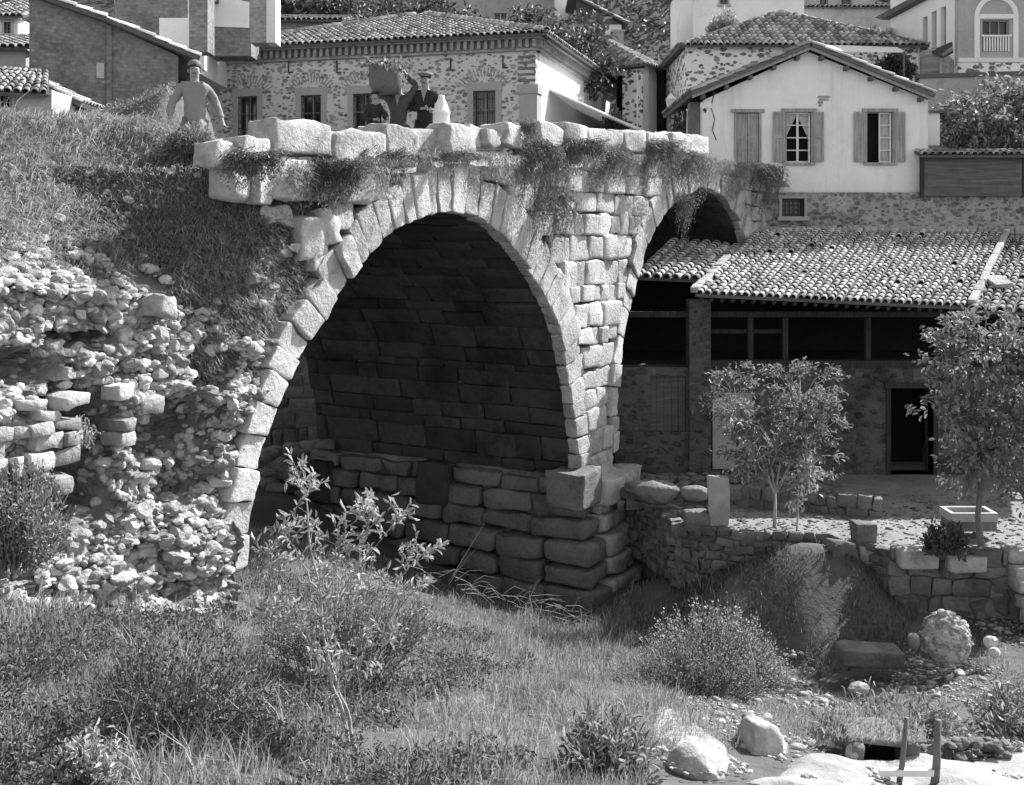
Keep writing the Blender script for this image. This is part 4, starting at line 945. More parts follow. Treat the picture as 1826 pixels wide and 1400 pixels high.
def window(fr, root, x0, x1, y0, y1, surr=0, lint=0, rec=.18, cols=2, rows=3, wm=None, bars=False, lintel_d=.04):
    """stone surround + sash + pane, positions given on the wall as seen from the bank; returns the opening rectangle"""
    u0, _ = fr.at(x0, y0); u1, _ = fr.at(x1, y0); _, z1 = fr.at((x0+x1)/2, y0); _, z0 = fr.at((x0+x1)/2, y1); wm = wm or WOODV
    w = None
    if surr:
        mb = MB(); fr.box(mb, u0-surr, u0, z0, z1, -.1, lintel_d); fr.box(mb, u1, u1+surr, z0, z1, -.1, lintel_d); fr.box(mb, u0-surr-.03, u1+surr+.03, z1, z1+(lint or surr), -.1, lintel_d+.01); fr.box(mb, u0-surr-.05, u1+surr+.05, z0-.12, z0, -.1, lintel_d+.05)
        w = mb.build('window', SURR, root, False)
    mb = MB(); t = .035
    fr.box(mb, u0, u0+t, z0, z1, -rec-.05, -rec); fr.box(mb, u1-t, u1, z0, z1, -rec-.05, -rec); fr.box(mb, u0+t, u1-t, z1-t, z1, -rec-.05, -rec); fr.box(mb, u0+t, u1-t, z0, z0+t, -rec-.05, -rec)
    for c in range(1, cols): a = u0+(u1-u0)*c/cols; fr.box(mb, a-.02, a+.02, z0+t, z1-t, -rec-.048, -rec-.002)
    for r in range(1, rows): a = z0+(z1-z0)*r/rows; fr.box(mb, u0+t, u1-t, a-.012, a+.012, -rec-.044, -rec-.006)
    s_ = mb.build('window' if w is None else 'sash', wm, root if w is None else w, False); w = w or s_
    mb = MB(); fr.box(mb, u0, u1, z0, z1, -rec-.09, -rec-.055); mb.build('pane', GLASS, w, False)
    if bars:
        mb = MB()
        for i in range(5): a = u0+(u1-u0)*(i+.5)/5; fr.box(mb, a-.009, a+.009, z0, z1, -.07, -.052)
        for i in range(4): a = z0+(z1-z0)*(i+.5)/4; fr.box(mb, u0, u1, a-.009, a+.009, -.051, -.035)
        mb.build('bars', IRON, w, False)
    return (u0, u1, z0, z1)
def FP(x0, Y0, x1, Y1):
    a, b = px(x0, 0, Y0), px(x1, 0, Y1); return Fr(a[0], a[1], b[0]-a[0], b[1]-a[1]), float(np.linalg.norm((b-a)[:2]))
def Zp(y, Y): return (HY-y)/F_PX*Y
def shellbox(mb, fr, L, z0, z1, ops, depth, th=.35, back=True):
    """front wall with openings, plain side and back walls"""
    fr.wall(mb, 0, L, z0, z1, ops, th)
    fr.box(mb, .002, th, z0, z1-.003, -depth, -th-.002); fr.box(mb, L-th, L-.002, z0, z1-.003, -depth, -th-.002)
    if back: fr.box(mb, th+.002, L-th-.002, z0, z1-.005, -depth, -depth+th)

# ---- long stone house with hipped roof, left of centre
hs = thing('stone_house', 'rubble-stone house with hipped tile roof and four barred windows behind the parapet', 'house', (-5.3, 39.6, 1.5))
fL = Fr(-11.4, 41.2, 12.2, -3.2); LL = math.hypot(12.2, 3.2); fR = Fr(.8, 38.0, 3.66, 12.4); LR = math.hypot(3.66, 12.4)
EZ = 6.45
wins = [(844, 884, 162, 262), (630, 668, 167, 262), (537, 573, 170, 262), (425, 459, 172, 262)]
ops = [window(fL, hs, *w, surr=.2, lint=.28, cols=2, rows=3, bars=True) for w in wins]
mb = MB(); fL.wall(mb, 0, LL, 1.0, EZ, ops, .45); mb.build('front_wall', FIELD, hs, False)
# side wall in dressed white stone with doorway
du0, _ = fR.at(1008, 200); du1, _ = fR.at(1075, 200)
mb = MB(); fR.wall(mb, .46, LR, 1.0, EZ, [(du0, du1, 1.2, 3.9)], .45); fR.box(mb, 0.5, LR, 1.0, EZ, -12.3, -11.9); fL.box(mb, .4, LL-.5, 1.0, EZ, -12.4, -12.0); mb.build('side_wall', PLAST, hs, False)
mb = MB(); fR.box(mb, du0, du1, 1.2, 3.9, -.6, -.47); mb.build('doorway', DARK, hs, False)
mb = MB(); u0, _ = fR.at(985, 160); fR.box(mb, u0-.35, u0+.35, 1.4, 3.4, -.02, .03); mb.build('side_shutter', PLASTG, hs, False)
mb = MB(); fL.box(mb, LL-.55, LL+.06, 1.0, 5.0, .003, .07); fR.box(mb, -.07, .5, 1.0, 5.0, .003, .07); fL.box(mb, LL-.6, LL+.1, 5.0, 5.3, .004, .11); fR.box(mb, -.11, .55, 5.0, 5.3, .004, .11); mb.build('pilaster', SURR, hs, False)
mb = MB()
for i in range(5): fL.box(mb, LL-.62, LL-.01, 5.42+.2*i, 5.5+.2*i, .002, .03)
mb.build('quoin_bands', BRICK, hs, False)
# relieving brick arches over the windows
for (u0, u1, z0, z1) in ops:
    mb = MB()
    c = (u0+u1)/2; zc = z1-.25; R0, R1 = .78, 1.12
    for k in range(17):
        a = math.pi*(.18+.64*k/16); 
        q = [(c+math.cos(a+da)*R, zc+math.sin(a+da)*R*.95) for R, da in ((R0, -.022), (R1, -.022), (R1, .022), (R0, .022))]; fL.prism(mb, q, -.05, .012)
    mb.build('relieving_arch', BRICKL, hs, False)
for k_, (xx, yy) in enumerate([(515, 113), (601+0, 113), (804, 108), (897, 104)]):
    u0, z0 = fL.at(xx, yy); mb = MB(); fL.box(mb, u0-.02, u0+.02, z0-.35, z0+.1, .0, .04); fL.box(mb, u0+.02, u0+.16, z0-.35, z0-.31, .0, .04); mb.build('wall_hook', IRON, hs, False)
mb = MB()
for f, L_ in ((fL, LL), (fR, LR)):
    f.box(mb, -.1 if f is fL else .06, L_+.12, EZ, EZ+.1, -.4, .14); f.box(mb, -.1 if f is fL else .35, L_+.28, EZ+.38, EZ+.46, -.4, .34)
    n_ = int(L_/.24)
    for i in range(n_+1): u = L_*i/n_; f.box(mb, u-.055, u+.055, EZ+.1, EZ+.38, -.3, .24)
    f.box(mb, .0, L_, EZ+.1, EZ+.38, -.35, .06)
mb.build('cornice', BRICKL, hs, False)
ov = .5; zE = EZ+.5
A = fL.p(-ov, zE, ov); B = fL.p(LL+ov, zE, ov); C_ = fR.p(LR+ov, zE, ov); D_ = fL.p(-ov, zE, -LR-ov); ap = px(753, 27, 45.8)
tl, bd = MB(), MB(); roof_tri(tl, bd, A, B, ap, .235, .38); roof_tri(tl, bd, B, C_, ap, .235, .38); roof_tri(MB(), bd, C_, D_, ap, .5, 1.); roof_tri(MB(), bd, D_, A, ap, .5, 1.)
rf = tl.build('roof', TILE, hs); bd.build('roof_boards', TILEB, rf, False)
mb = MB()
for e in (A, B, C_):
    v = ap-e; L_ = np.linalg.norm(v); v /= L_; w = np.cross(v, [0, 0, 1]); w /= np.linalg.norm(w)
    for i in range(int(L_/.4)): tile(mb, e+v*i*.4+np.array([0, 0, .05]), w, v, .15, .46)
mb.build('hip_tiles', TILEL, rf)
# slanting awning on the side
mb = MB(); u0, z0 = fR.at(1000, 152); u1, _ = fR.at(1100, 150)
a0 = fR.p(1.8, 5.4, .02); a1 = fR.p(11.5, 4.9, .02); b1 = px(1150, 232, 41.5); b0 = px(1135, 228, 40.0)
mb = MB(); mb.add([a0, a1, b1, b0, a0-np.array([0, 0, .06]), a1-np.array([0, 0, .06]), b1-np.array([0, 0, .06]), b0-np.array([0, 0, .06])], [[0, 1, 2, 3]], [[7, 6, 5, 4]], [[i, (i+1) % 4, 4+(i+1) % 4, 4+i] for i in range(4)])
mb.build('awning', AWN, hs, False)

# ---- white gabled house
wh = thing('white_house', 'white gabled house with three shuttered windows above the low tiled shed', 'house', tuple(px(1455, 345, 32.5)))
fw = Fr(px(1256, 0, 32.5)[0], 32.5, 1, 0); Lw = px(1655, 0, 32.5)[0]-px(1256, 0, 32.5)[0]; zb, ze = Zp(345, 32.5), Zp(178, 32.5); za = Zp(92, 32.5)
wr = []
def shutter(f, par, x0, x1, y0, y1, name='shutter', d=.02, ang=0):
    u0, z1 = f.at(x0, y0); u1, z0 = f.at(x1, y1); mb = MB(); t = .06
    f.box(mb, u0, u0+t, z0, z1, d, d+.04); f.box(mb, u1-t, u1, z0, z1, d, d+.04)
    for zz_ in (z0, (z0+z1)/2-.04, z1-.08): f.box(mb, u0+t, u1-t, zz_, zz_+.08, d, d+.038)
    f.box(mb, u0+t, u1-t, z0+.08, z1-.08, d+.004, d+.02); mb.build(name, WOODV, par, False)
for (x0, x1, y0, y1, kind) in [(1313, 1353, 201, 290, 'closed'), (1402, 1446, 200, 290, 'curt'), (1546, 1591, 200, 290, 'open')]:
    u0, z1 = fw.at(x0, y0); u1, z0 = fw.at(x1, y1); wr.append((u0, u1, z0, z1))
    mb = MB(); t = .07
    fw.box(mb, u0-t, u0, z0, z1, -.08, .03); fw.box(mb, u1, u1+t, z0, z1, -.08, .03); fw.box(mb, u0-t-.08, u1+t+.08, z1, z1+.1, -.08, .07); fw.box(mb, u0-t-.04, u1+t+.04, z0-.08, z0, -.08, .08)
    w = mb.build('window', WOODV, wh, False)
    if kind == 'closed':
        shutter(fw, w, x0+.5, (x0+x1)/2-.5, y0+1, y1-1, d=-.06); shutter(fw, w, (x0+x1)/2+.5, x1-.5, y0+1, y1-1, d=-.05)
        mb = MB(); fw.box(mb, u0, u1, z0, z1, -.14, -.1); mb.build('pane', DARK, w, False); continue
    shutter(fw, w, x0-24, x0-3, y0, y1-1, d=.035); shutter(fw, w, x1+4, x1+22, y0, y1-1, d=.035)
    mb = MB(); m_ = (u0+u1)/2
    if kind == 'curt': segs = [(u0, u1)]
    else: segs = [(m_+.02, u1)]
    for a, b in segs:
        fw.box(mb, a, a+.04, z0, z1, -.16, -.12); fw.box(mb, b-.04, b, z0, z1, -.16, -.12); fw.box(mb, a+.04, b-.04, z1-.05, z1, -.16, -.12); fw.box(mb, a+.04, b-.04, z0, z0+.05, -.16, -.12)
        for r_ in (1, 2, 3): zz_ = z0+(z1-z0)*r_/4; fw.box(mb, a+.04, b-.04, zz_-.015, zz_+.015, -.158, -.122)
    if kind == 'curt': fw.box(mb, m_-.03, m_+.03, z0+.05, z1-.05, -.157, -.118)
    mb.build('sash', WHITE, w, False)
    mb = MB(); fw.box(mb, u0, u1, z0, z1, -.5, -.45); mb.build('pane', DARK, w, False)
    mb = MB()
    if kind == 'curt':
        n_ = 14
        for sgn, ua, ub in ((1, u0+.03, m_-.03), (-1, u1-.03, m_+.03)):
            for i in range(n_):
                a = ua+(ub-ua)*i/n_; b = ua+(ub-ua)*(i+1)/n_; la = (z1-z0)*(.5-.42*i/n_); lb = (z1-z0)*(.5-.42*(i+1)/n_); dd = -.2-.015*(i % 2)
                mb.add([fw.p(a, z1-.03, dd), fw.p(b, z1-.03, -.2-.015*((i+1) % 2)), fw.p(b, z1-lb, -.2-.015*((i+1) % 2)), fw.p(a, z1-la, dd)], [[0, 1, 2, 3]])
    else:
        for i in range(12):
            a = m_+.06+(u1-m_-.1)*i/12; b = m_+.06+(u1-m_-.1)*(i+1)/12; mb.add([fw.p(a, z1-.04, -.2-.02*(i % 2)), fw.p(b, z1-.04, -.2-.02*((i+1) % 2)), fw.p(b, z0+.04, -.2-.02*((i+1) % 2)), fw.p(a, z0+.04, -.2-.02*(i % 2))], [[0, 1, 2, 3]])
    mb.build('curtain', CURT, w, False)
mb = MB(); DW = 5.5; shellbox(mb, fw, Lw, zb, ze, wr, DW)
fw.prism(mb, [(0, ze), (Lw, ze), (px(1440, 0, 32.5)[0]-fw.o[0], za)], -.35, 0); fw.prism(mb, [(0, ze), (Lw, ze), (px(1440, 0, 32.5)[0]-fw.o[0], za)], -DW, -DW+.35)
mb.build('wall', PLAST, wh, False)
ua = px(1440, 0, 32.5)[0]-fw.o[0]; ul, zl = fw.at(1234, 163, .35); ur, zr = fw.at(1668, 168, .35); zt = Zp(80, 32.2)+.06
tl, bd = MB(), MB()
roof_quad(tl, bd, fw.p(ul, zl, -DW-.4), fw.p(ul, zl, .4), fw.p(ua, zt, .4), fw.p(ua, zt, -DW-.4), .24, .4, th=.1)
roof_quad(tl, bd, fw.p(ur, zr, .4), fw.p(ur, zr, -DW-.4), fw.p(ua, zt, -DW-.4), fw.p(ua, zt, .4), .24, .4, th=.1)
rf = tl.build('roof', TILE, wh); bd.build('roof_boards', WOOD, rf, False)
mb = MB()
for (u_, z_) in ((ul+.02, zl-.1), (ur-.02, zr-.1)): fw.prism(mb, [(u_, z_-.09), (ua, zt-.20), (ua, zt-.11), (u_, z_)], .28, .34)
mb.build('barge_board', WOODV, rf, False)
for sd in (0, 1):
    for i in range(5):
        f_ = (i+.5)/5; u_ = (ul+(ua-ul)*f_) if sd == 0 else (ur+(ua-ur)*f_); z_ = (zl+(zt-zl)*f_ if sd == 0 else zr+(zt-zr)*f_)-.28
        mb = MB(); fw.box(mb, u_-.05, u_+.05, z_-.05, z_+.06, .0, .3); mb.build('purlin_end', WOOD, rf, False)
mb = MB(); u0, z1 = fw.at(1458, 171); u1, z0 = fw.at(1480, 189)
for i in range(4): fw.box(mb, u0+.03*(i % 2), u1-.1*i+.06*(i % 2), z1-.08*(i+1)+.015, z1-.08*i, -.02, .012)
mb.build('bare_bricks', BRICKL, wh, False)
mb = MB(); fw.box(mb, -.06, .16, zb, ze-.25, .002, .05); fw.box(mb, -.12, .2, ze-.25, ze-.1, .002, .09); mb.build('corner_pilaster', PLASTW, wh, False)
mb = MB(); uu, zz_ = fw.at(1255, 172); fw.box(mb, uu-.07, uu+.07, zz_-.05, zz_+.05, .052, .07); uu, zz_ = fw.at(1256, 197); fw.prism(mb, [(uu-.05, zz_-.01), (uu+.02, zz_-.09), (uu+.06, zz_), (uu-.01, zz_+.08)], .052, .068); mb.build('wall_plate', IRON, wh, False)
mb = MB(); Q = [fw.at(*p) for p in ((1262, 150), (1266, 168), (1260, 190), (1267, 212), (1263, 232), (1270, 250))]
for a, b in zip(Q[:-1], Q[1:]): tube(mb, [fw.p(a[0]+.12, a[1], .0), fw.p(b[0]+.12, b[1], .0)], [.016, .02], 4)
mb.build('crack', FOOT, wh)
mb = MB(); u0, _ = fw.at(1656, 200); fw.box(mb, u0+.01, u0+.42, Zp(258, 32.5), Zp(200, 32.5), -1.4, -.25); mb.build('bay', PLASTW, wh, False)
mb = MB(); fw.box(mb, u0-.03, u0+.6, Zp(200, 32.5), Zp(196, 32.5), -1.5, -.15); mb.build('bay_roof', TILEB, wh, False)

# ---- basement wall, barred opening
bw_ = thing('basement_wall', 'stained rubble wall with small barred opening under the white house', 'wall', (9, 32.3, .2))
fb = Fr(px(1334, 0, 32.3)[0], 32.3, 1, 0); x0 = fb.o[0]
o_ = window(fb, bw_, 1394, 1434, 354, 386, surr=.08, cols=1, rows=1, bars=True, wm=WOOD)
mb = MB(); fb.wall(mb, 0, 17.5-x0, -.3, Zp(343, 32.3), [o_], .3); fb.box(mb, 0, .3, -7, -.305, -5, -.002)
mb.build('masonry', BASE, bw_, False)
mb = MB(); n_ = 70
for i in range(n_): block(mb, [fb.p(u, z_, d) for u in (i*.15, i*.15+.16) for d in (-.1, .05+U_(-.02, .03)) for z_ in (.12, Zp(404, 32.3)+U_(-.03, .05))], 3, 4, .02, 6.)
mb.build('mortar_ledge', PLASTG, bw_)
mb = MB(); u0, z1 = fb.at(1350, 322); u1, z0 = fb.at(1408, 334); fb.prism(mb, [(u0, z0), (u1, z0), (u1-.15, z1-.02), (u0, z1+.08)], .0, .1); mb.build('brick_patch', BRICKL, bw_, False)
# ---- board fence with tile coping
fe = thing('board_fence', 'dark horizontal board fence capped with roof tiles beside the white house', 'fence', tuple(px(1735, 350, 32.2)))
ff = Fr(px(1642, 0, 32.15)[0], 32.15, 1, 0); Lf = 4.2
for i in range(5):
    mb = MB(); z0 = Zp(350, 32.15)+i*.25; ff.box(mb, .1, Lf, z0, z0+.242, -.03, U_(.0, .012)); mb.build('board', WOOD, fe, False)
for u_ in (.04, 2.95): mb = MB(); ff.box(mb, u_-.05, u_+.05, Zp(352, 32.15), Zp(272, 32.15), -.08, .035); mb.build('post', WOODD, fe, False)
tl, bd = MB(), MB(); z_ = Zp(278, 32.15); roof_quad(tl, bd, ff.p(-.1, z_, .3), ff.p(Lf, z_, .3), ff.p(Lf, z_+.16, -.25), ff.p(-.1, z_+.16, -.25), .2, .3)
o = tl.build('coping', TILE, fe); bd.build('coping_boards', TILEB, o, False)
# pergola poles right
for i, (y0, y1) in enumerate([(222, 226), (236, 240)]):
    mb = MB(); tube(mb, [px(1760, y0, 34), px(1900, y1, 33.5)], [.05, .05], 6); tag(mb.build('pole', BARKL), ['upper', 'lower'][i]+' of two long horizontal poles above the board fence', 'pole')

# ---- tiled shed
sh = thing('tiled_shed', 'long open-fronted shed with a clay-tile roof and shaded stone ground floor', 'shed', (7, 25.5, TZ))
EL, ER, TR2, TL2 = px(1240, 524, 24.5), px(1722, 547, 24.5), px(1792, 414, 32.), px(1352, 410, 32.)
tl, bd = MB(), MB(); roof_quad(tl, bd, EL, ER, TR2, TL2, .168, .31)
o = tl.build('roof', TILEL, sh); bd.build('roof_boards', TILEB, o, False)
tl, bd = MB(), MB(); e0, e1, t1, t0 = px(1128, 494, 26.5), px(1246, 499, 26.2), px(1330, 437, 31.5), px(1195, 430, 31.5); roof_quad(tl, bd, e0, e1, t1, t0, .2, .36)
o = tl.build('lean_to_roof', TILEL, sh); bd.build('roof_boards', TILEB, o, False)
tl, bd = MB(), MB(); e0, e1, t1, t0 = px(1724, 552, 24.3), px(1990, 566, 24.3), px(2000, 424, 32), px(1796, 424, 32.); roof_quad(tl, bd, e0, e1, t1, t0, .2, .36)
o = tl.build('right_roof', TILE, sh); bd.build('roof_boards', TILEB, o, False)
for a, b, w_ in ((EL+np.array([-.02, .0, .08]), TL2*.45+EL*.55+np.array([0, 0, .1]), .09), (ER+np.array([.12, -.05, .1]), TR2+np.array([.1, 0, .12]), .09)):
    mb = MB()
    for i in range(9):
        p0 = a+(b-a)*i/9; p1 = a+(b-a)*(i+1)/9; block(mb, [pp+np.array([xx, 0, zz_]) for xx in (-w_, w_) for pp in (p0, p1) for zz_ in (-.06, .06)], 3, 5, .015, 6.)
    mb.build('mortar_verge', M('lime_mortar', .36, .25, 3, .8, 12, stain=.3), sh)
P1 = px(1780, 503, 26.3); mb = MB(); block(mb, [np.array([P1[0]+a_, P1[1]+b_, P1[2]+c_+.21*b_]) for a_ in (-.22, .22) for b_ in (-.4, .4) for c_ in (-.05, .06)], 3, 6, .02, 5.); mb.build('patch', M('lime_mortar', .36, .25, 3, .8, 12, stain=.3), sh)
# loft and lower walls
fs = Fr(px(1100, 0, 25.6)[0], 25.6, 1, 0); X0 = fs.o[0]
def U(x, d=0.): return fs.at(x, 600, d)[0]
zfl = Zp(655, 25.6); dr = (U(1588), U(1664), TZ, Zp(692, 25.6)); d2 = (U(1160), U(1224), Zp(770, 25.6), Zp(622, 25.6))
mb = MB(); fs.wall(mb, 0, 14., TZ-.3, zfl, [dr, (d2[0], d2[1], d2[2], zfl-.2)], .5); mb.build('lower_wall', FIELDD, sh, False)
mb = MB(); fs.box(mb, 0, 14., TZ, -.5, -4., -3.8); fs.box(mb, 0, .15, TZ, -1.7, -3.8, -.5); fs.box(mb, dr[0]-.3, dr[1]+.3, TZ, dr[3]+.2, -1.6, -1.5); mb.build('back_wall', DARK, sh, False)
mb = MB(); fs.box(mb, 0, 14., zfl-.1, zfl, -3.8, -.502); mb.build('loft_floor', WOODD, sh, False)
mb = MB(); fs.box(mb, U(1265), U(1690), zfl, zfl+.16, -.25, .05); mb.build('sill_beam', WOODD, sh, False)
mb = MB(); fs.box(mb, 0, 14., Zp(566, 25.6), Zp(556, 25.6), -.2, -.05); mb.build('eave_beam', WOODD, sh, False)
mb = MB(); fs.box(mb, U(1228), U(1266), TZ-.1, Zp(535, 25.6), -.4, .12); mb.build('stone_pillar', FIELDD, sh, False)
for x in (1340, 1402, 1550): mb = MB(); fs.box(mb, U(x)-.06, U(x)+.06, zfl+.16, Zp(567, 25.6), -.18, -.06); mb.build('post', WOODD, sh, False)
mb = MB(); fs.box(mb, U(1270), U(1400), Zp(596, 25.6), Zp(589, 25.6), -.3, -.2); mb.build('rail', WOODD, sh, False)
mb = MB()
for i in range(26): p = EL+(ER-EL)*(i+.5)/26; q = TL2+(TR2-TL2)*(i+.5)/26; v = (q-p)/np.linalg.norm(q-p); tube(mb, [p+v*.02-np.array([0, 0, .13]), p+v*3.5-np.array([0, 0, .13])], [.045, .045], 5)
mb.build('rafters', WOODD, sh)
dd = MB(); fs.box(dd, dr[0]-.1, dr[0], TZ, dr[3], -.3, .03); fs.box(dd, dr[1], dr[1]+.1, TZ, dr[3], -.3, .03); fs.box(dd, dr[0]-.14, dr[1]+.14, dr[3], dr[3]+.12, -.3, .05); dd.build('door_frame', WOODD, sh, False)
mb = MB()
for i in range(5): a = d2[0]+(d2[1]-d2[0])*i/5; fs.box(mb, a+.004, a+(d2[1]-d2[0])/5-.004, d2[2], zfl-.2, -.2, -.16+U_(0, .01))
mb.build('plank_door', WOOD, sh, False)
mb = MB(); fs.box(mb, U(1270), U(1340), Zp(835, 25.6), Zp(700, 25.6), .004, .06); mb.build('plaster_patch', PLASTG, sh, False)

# ---- left: brick barn and low roofs
ba = thing('brick_barn', 'tall dark brick barn wall under a long sloping tile verge at the top left', 'barn', tuple(px(190, 200, 30)))
fB, LB = FP(48, 30, 338, 31.5)
uu = lambda x, y: fB.at(x, y)
mb = MB(); pl = [uu(52, 210), uu(318, 210), uu(318, 100), uu(190, 42), uu(52, -6)]; fB.prism(mb, pl, -5, 0); mb.build('wall', BRICK, ba, False)
mb = MB(); u0, _ = fB.at(192, 100); fB.box(mb, u0-.03, u0+.1, 3.2, 5.9, .0, .07); mb.build('pilaster', BRICK, ba, False)
a, b, c = uu(52, -14), uu(190, 34), uu(356, 104); tl, bd = MB(), MB()
for p, q in ((a, b), (b, c)): roof_quad(tl, bd, fB.p(*q, .3), fB.p(*q, -5.2), fB.p(*p, -5.2), fB.p(*p, .3), .25, .4, th=.12)
o = tl.build('roof', TILEL, ba); bd.build('roof_boards', TILEB, o, False)
mb = MB(); u0, z1 = fB.at(172, 112); u1, z0 = fB.at(186, 140); fB.box(mb, u0, u1, z0, z1, -.01, .03); mb.build('putlog_patch', PLASTG, ba, False)
lr = thing('low_house', 'low dark house with a small window under a tiled eave at the left edge', 'house', tuple(px(20, 205, 27)))
fl_, L1_ = FP(-60, 27, 92, 27); u0, z1 = fl_.at(2, 172); u1, z0 = fl_.at(22, 192)
o_ = window(fl_, lr, 2, 22, 171, 192, surr=.06, cols=2, rows=2, wm=WHITE)
mb = MB(); shellbox(mb, fl_, L1_, 2.0, Zp(160, 27), [o_], 3., .2); mb.build('wall', PLASTG, lr, False)
tl, bd = MB(), MB(); roof_quad(tl, bd, fl_.p(-.3, Zp(160, 26.6), .4), fl_.p(L1_+.1, Zp(168, 26.6), .4), fl_.p(L1_-.9, Zp(128, 29), -2.), fl_.p(-.3, Zp(120, 29), -2.), .22, .36); o = tl.build('roof', TILE, lr); bd.build('roof_boards', TILEB, o, False)
lr = thing('lean_to', 'small lean-to with a sloping verge between the low house and the barn', 'lean-to', tuple(px(100, 205, 28.5)))
fl_, L1_ = FP(50, 28.5, 145, 28.5); mb = MB(); fl_.prism(mb, [(0, 2.2), (L1_, 2.2), (L1_, Zp(190, 28.5)), (0, Zp(140, 28.5))], -1.2, 0); mb.build('wall', WOODD, lr, False)
tl, bd = MB(), MB(); roof_quad(tl, bd, fl_.p(L1_+.1, Zp(186, 28.5), .25), fl_.p(L1_+.1, Zp(186, 28.5), -1.3), fl_.p(0, Zp(136, 28.5), -1.3), fl_.p(0, Zp(136, 28.5), .25), .2, .36, th=.1); o = tl.build('roof', TILEL, lr); bd.build('roof_boards', TILEB, o, False)

def simple_house(name, label, x0, x1, ytop, ybot, Y, mat, depth=6, roof=None, side=None, rmat=TILE, wins=(), sidem=None, dY=0., wbars=False, wm=None, surr=.08, cat='house', roofh=.9, rooft='hip', over=.35):
    r = thing(name, label, cat, tuple(px((x0+x1)/2, ybot, Y))); f, L_ = FP(x0, Y, x1, Y+dY); zb, zt = Zp(ybot, Y), Zp(ytop, Y)
    ops = [window(f, r, *w, surr=surr, cols=2, rows=3, wm=wm or WOODV, bars=wbars) for w in wins]
    mb = MB(); f.wall(mb, 0, L_, zb, zt, ops, .3); mb.build('front_wall', mat, r, False)
    mb = MB(); f.box(mb, .0, .3, zb, zt-.003, -depth, -.302); f.box(mb, L_-.3, L_, zb, zt-.003, -depth, -.302); f.box(mb, .3, L_-.3, zb, zt-.005, -depth, -depth+.3); mb.build('side_walls', sidem or mat, r, False)
    if rooft:
        tl, bd = MB(), MB(); ov = over
        A, B, Cc, D = f.p(-ov, zt, ov), f.p(L_+ov, zt, ov), f.p(L_+ov, zt, -depth-ov), f.p(-ov, zt, -depth-ov)
        if rooft == 'hip':
            ap = f.p(L_/2, zt+roofh, -depth/2); roof_tri(tl, bd, A, B, ap, .24, .38); roof_tri(tl, bd, B, Cc, ap, .24, .38); roof_tri(tl, bd, D, A, ap, .24, .38)
        elif rooft == 'shed': roof_quad(tl, bd, A, B, Cc+np.array([0, 0, roofh]), D+np.array([0, 0, roofh]), .24, .38)
        elif rooft == 'flat': roof_quad(MB(), bd, A, B, Cc, D, .5, .5, th=.15)
        elif rooft == 'slopeR': roof_quad(tl, bd, B, Cc, D+np.array([0, 0, roofh]), A+np.array([0, 0, roofh]), .24, .38); f.prism(bd, [(0, zt+.001), (L_, zt+.001), (0, zt+roofh-.1)], -.3, -.001)
        o = tl.build('roof', rmat, r) if tl.n else bd.build('roof', TILEB, r, False)
        if tl.n: bd.build('roof_boards', TILEB, o, False)
    return r, f, L_
simple_house('brick_house', 'brick house with whitewashed corner behind the barn roof', 205, 335, -30, 120, 36, BRICK, 5, rooft='flat', sidem=PLASTW)
r, f, L_ = simple_house('white_wing', 'narrow whitewashed wall between the barn and the dark chimney', 284, 338, 32, 110, 35, PLASTW, 2, rooft=None)
def chimney(label, x0, x1, y0, y1, Y, mat, side=None):
    r = thing('chimney', label, 'chimney', tuple(px((x0+x1)/2, y1, Y))); f, L_ = FP(x0, Y, x1, Y); mb = MB(); f.box(mb, 0, L_, Zp(y1, Y), Zp(y0, Y), -.8, 0); mb.build('stack', mat, r, False)
    if side: mb = MB(); f.box(mb, L_+.002, L_+.3, Zp(y1, Y), Zp(y0, Y), -.8, -.003); mb.build('lit_side', side, r, False)  # sunlit side put in as a slab of white
    mb = MB(); f.box(mb, -.06, L_+.06+(.3 if side else 0), Zp(y0, Y), Zp(y0, Y)+.1, -.86, .06); mb.build('cap', SURR, r, False)
chimney('broad dark chimney left of the half-plastered wall', 337, 370, -20, 92, 34, BRICK)
chimney('brick chimney stack with one lit side coloured white at the roof edge', 446, 475, -30, 76, 37, BRICKL, PLASTW)
r, f, L_ = simple_house('half_plastered_wall', 'wall plastered white above bare brick between two chimneys', 368, 448, -20, 100, 38.5, BRICK, 1.2, rooft=None, cat='wall')
mb = MB(); f.prism(mb, [f.at(371, 47), f.at(445, 50), f.at(445, 4), f.at(371, -10)], .004, .04); mb.build('plaster', PLASTW, r, False)
simple_house('barn', 'grey sunken roof building between chimney and dark trees', 470, 600, 38, 110, 52, BRICK, 5, rooft='shed', roofh=1.3)
simple_house('far_house', 'small bright house with tile roof at the very top left corner', -40, 32, 32, 130, 44, PLASTW, 4, rooft='shed', roofh=1.6, wins=[(8, 20, 40, 60)])
simple_house('far_house', 'dim lower house roof left of the barn, under the bright one', -60, 46, 88, 190, 36, PLASTG, 4, rooft='shed', roofh=1.2)
simple_house('grey_house', 'grey rendered house with two bright windows behind the tree at top centre', 800, 990, -50, 110, 62, PLASTG, 6, rooft='hip', wins=[(881, 904, 24, 52), (940, 956, 26, 44)], sidem=PLASTW, wm=WHITE)  # sunlit side walls coloured whiter than the front
simple_house('lit_house_side', 'white block standing for the lit right side of the grey house at the top', 990, 1032, -30, 70, 60, PLASTW, 4, rooft='flat')  # sunlit side of the grey house, its light put into white limewash
simple_house('white_cottage', 'white cottage with a descending tile verge behind the tree', 1028, 1108, 44, 110, 56, PLASTW, 5, rooft='slopeR', roofh=1.5)
chimney('square stone chimney above the little arched house', 1093, 1112, 57, 95, 53, SURR)
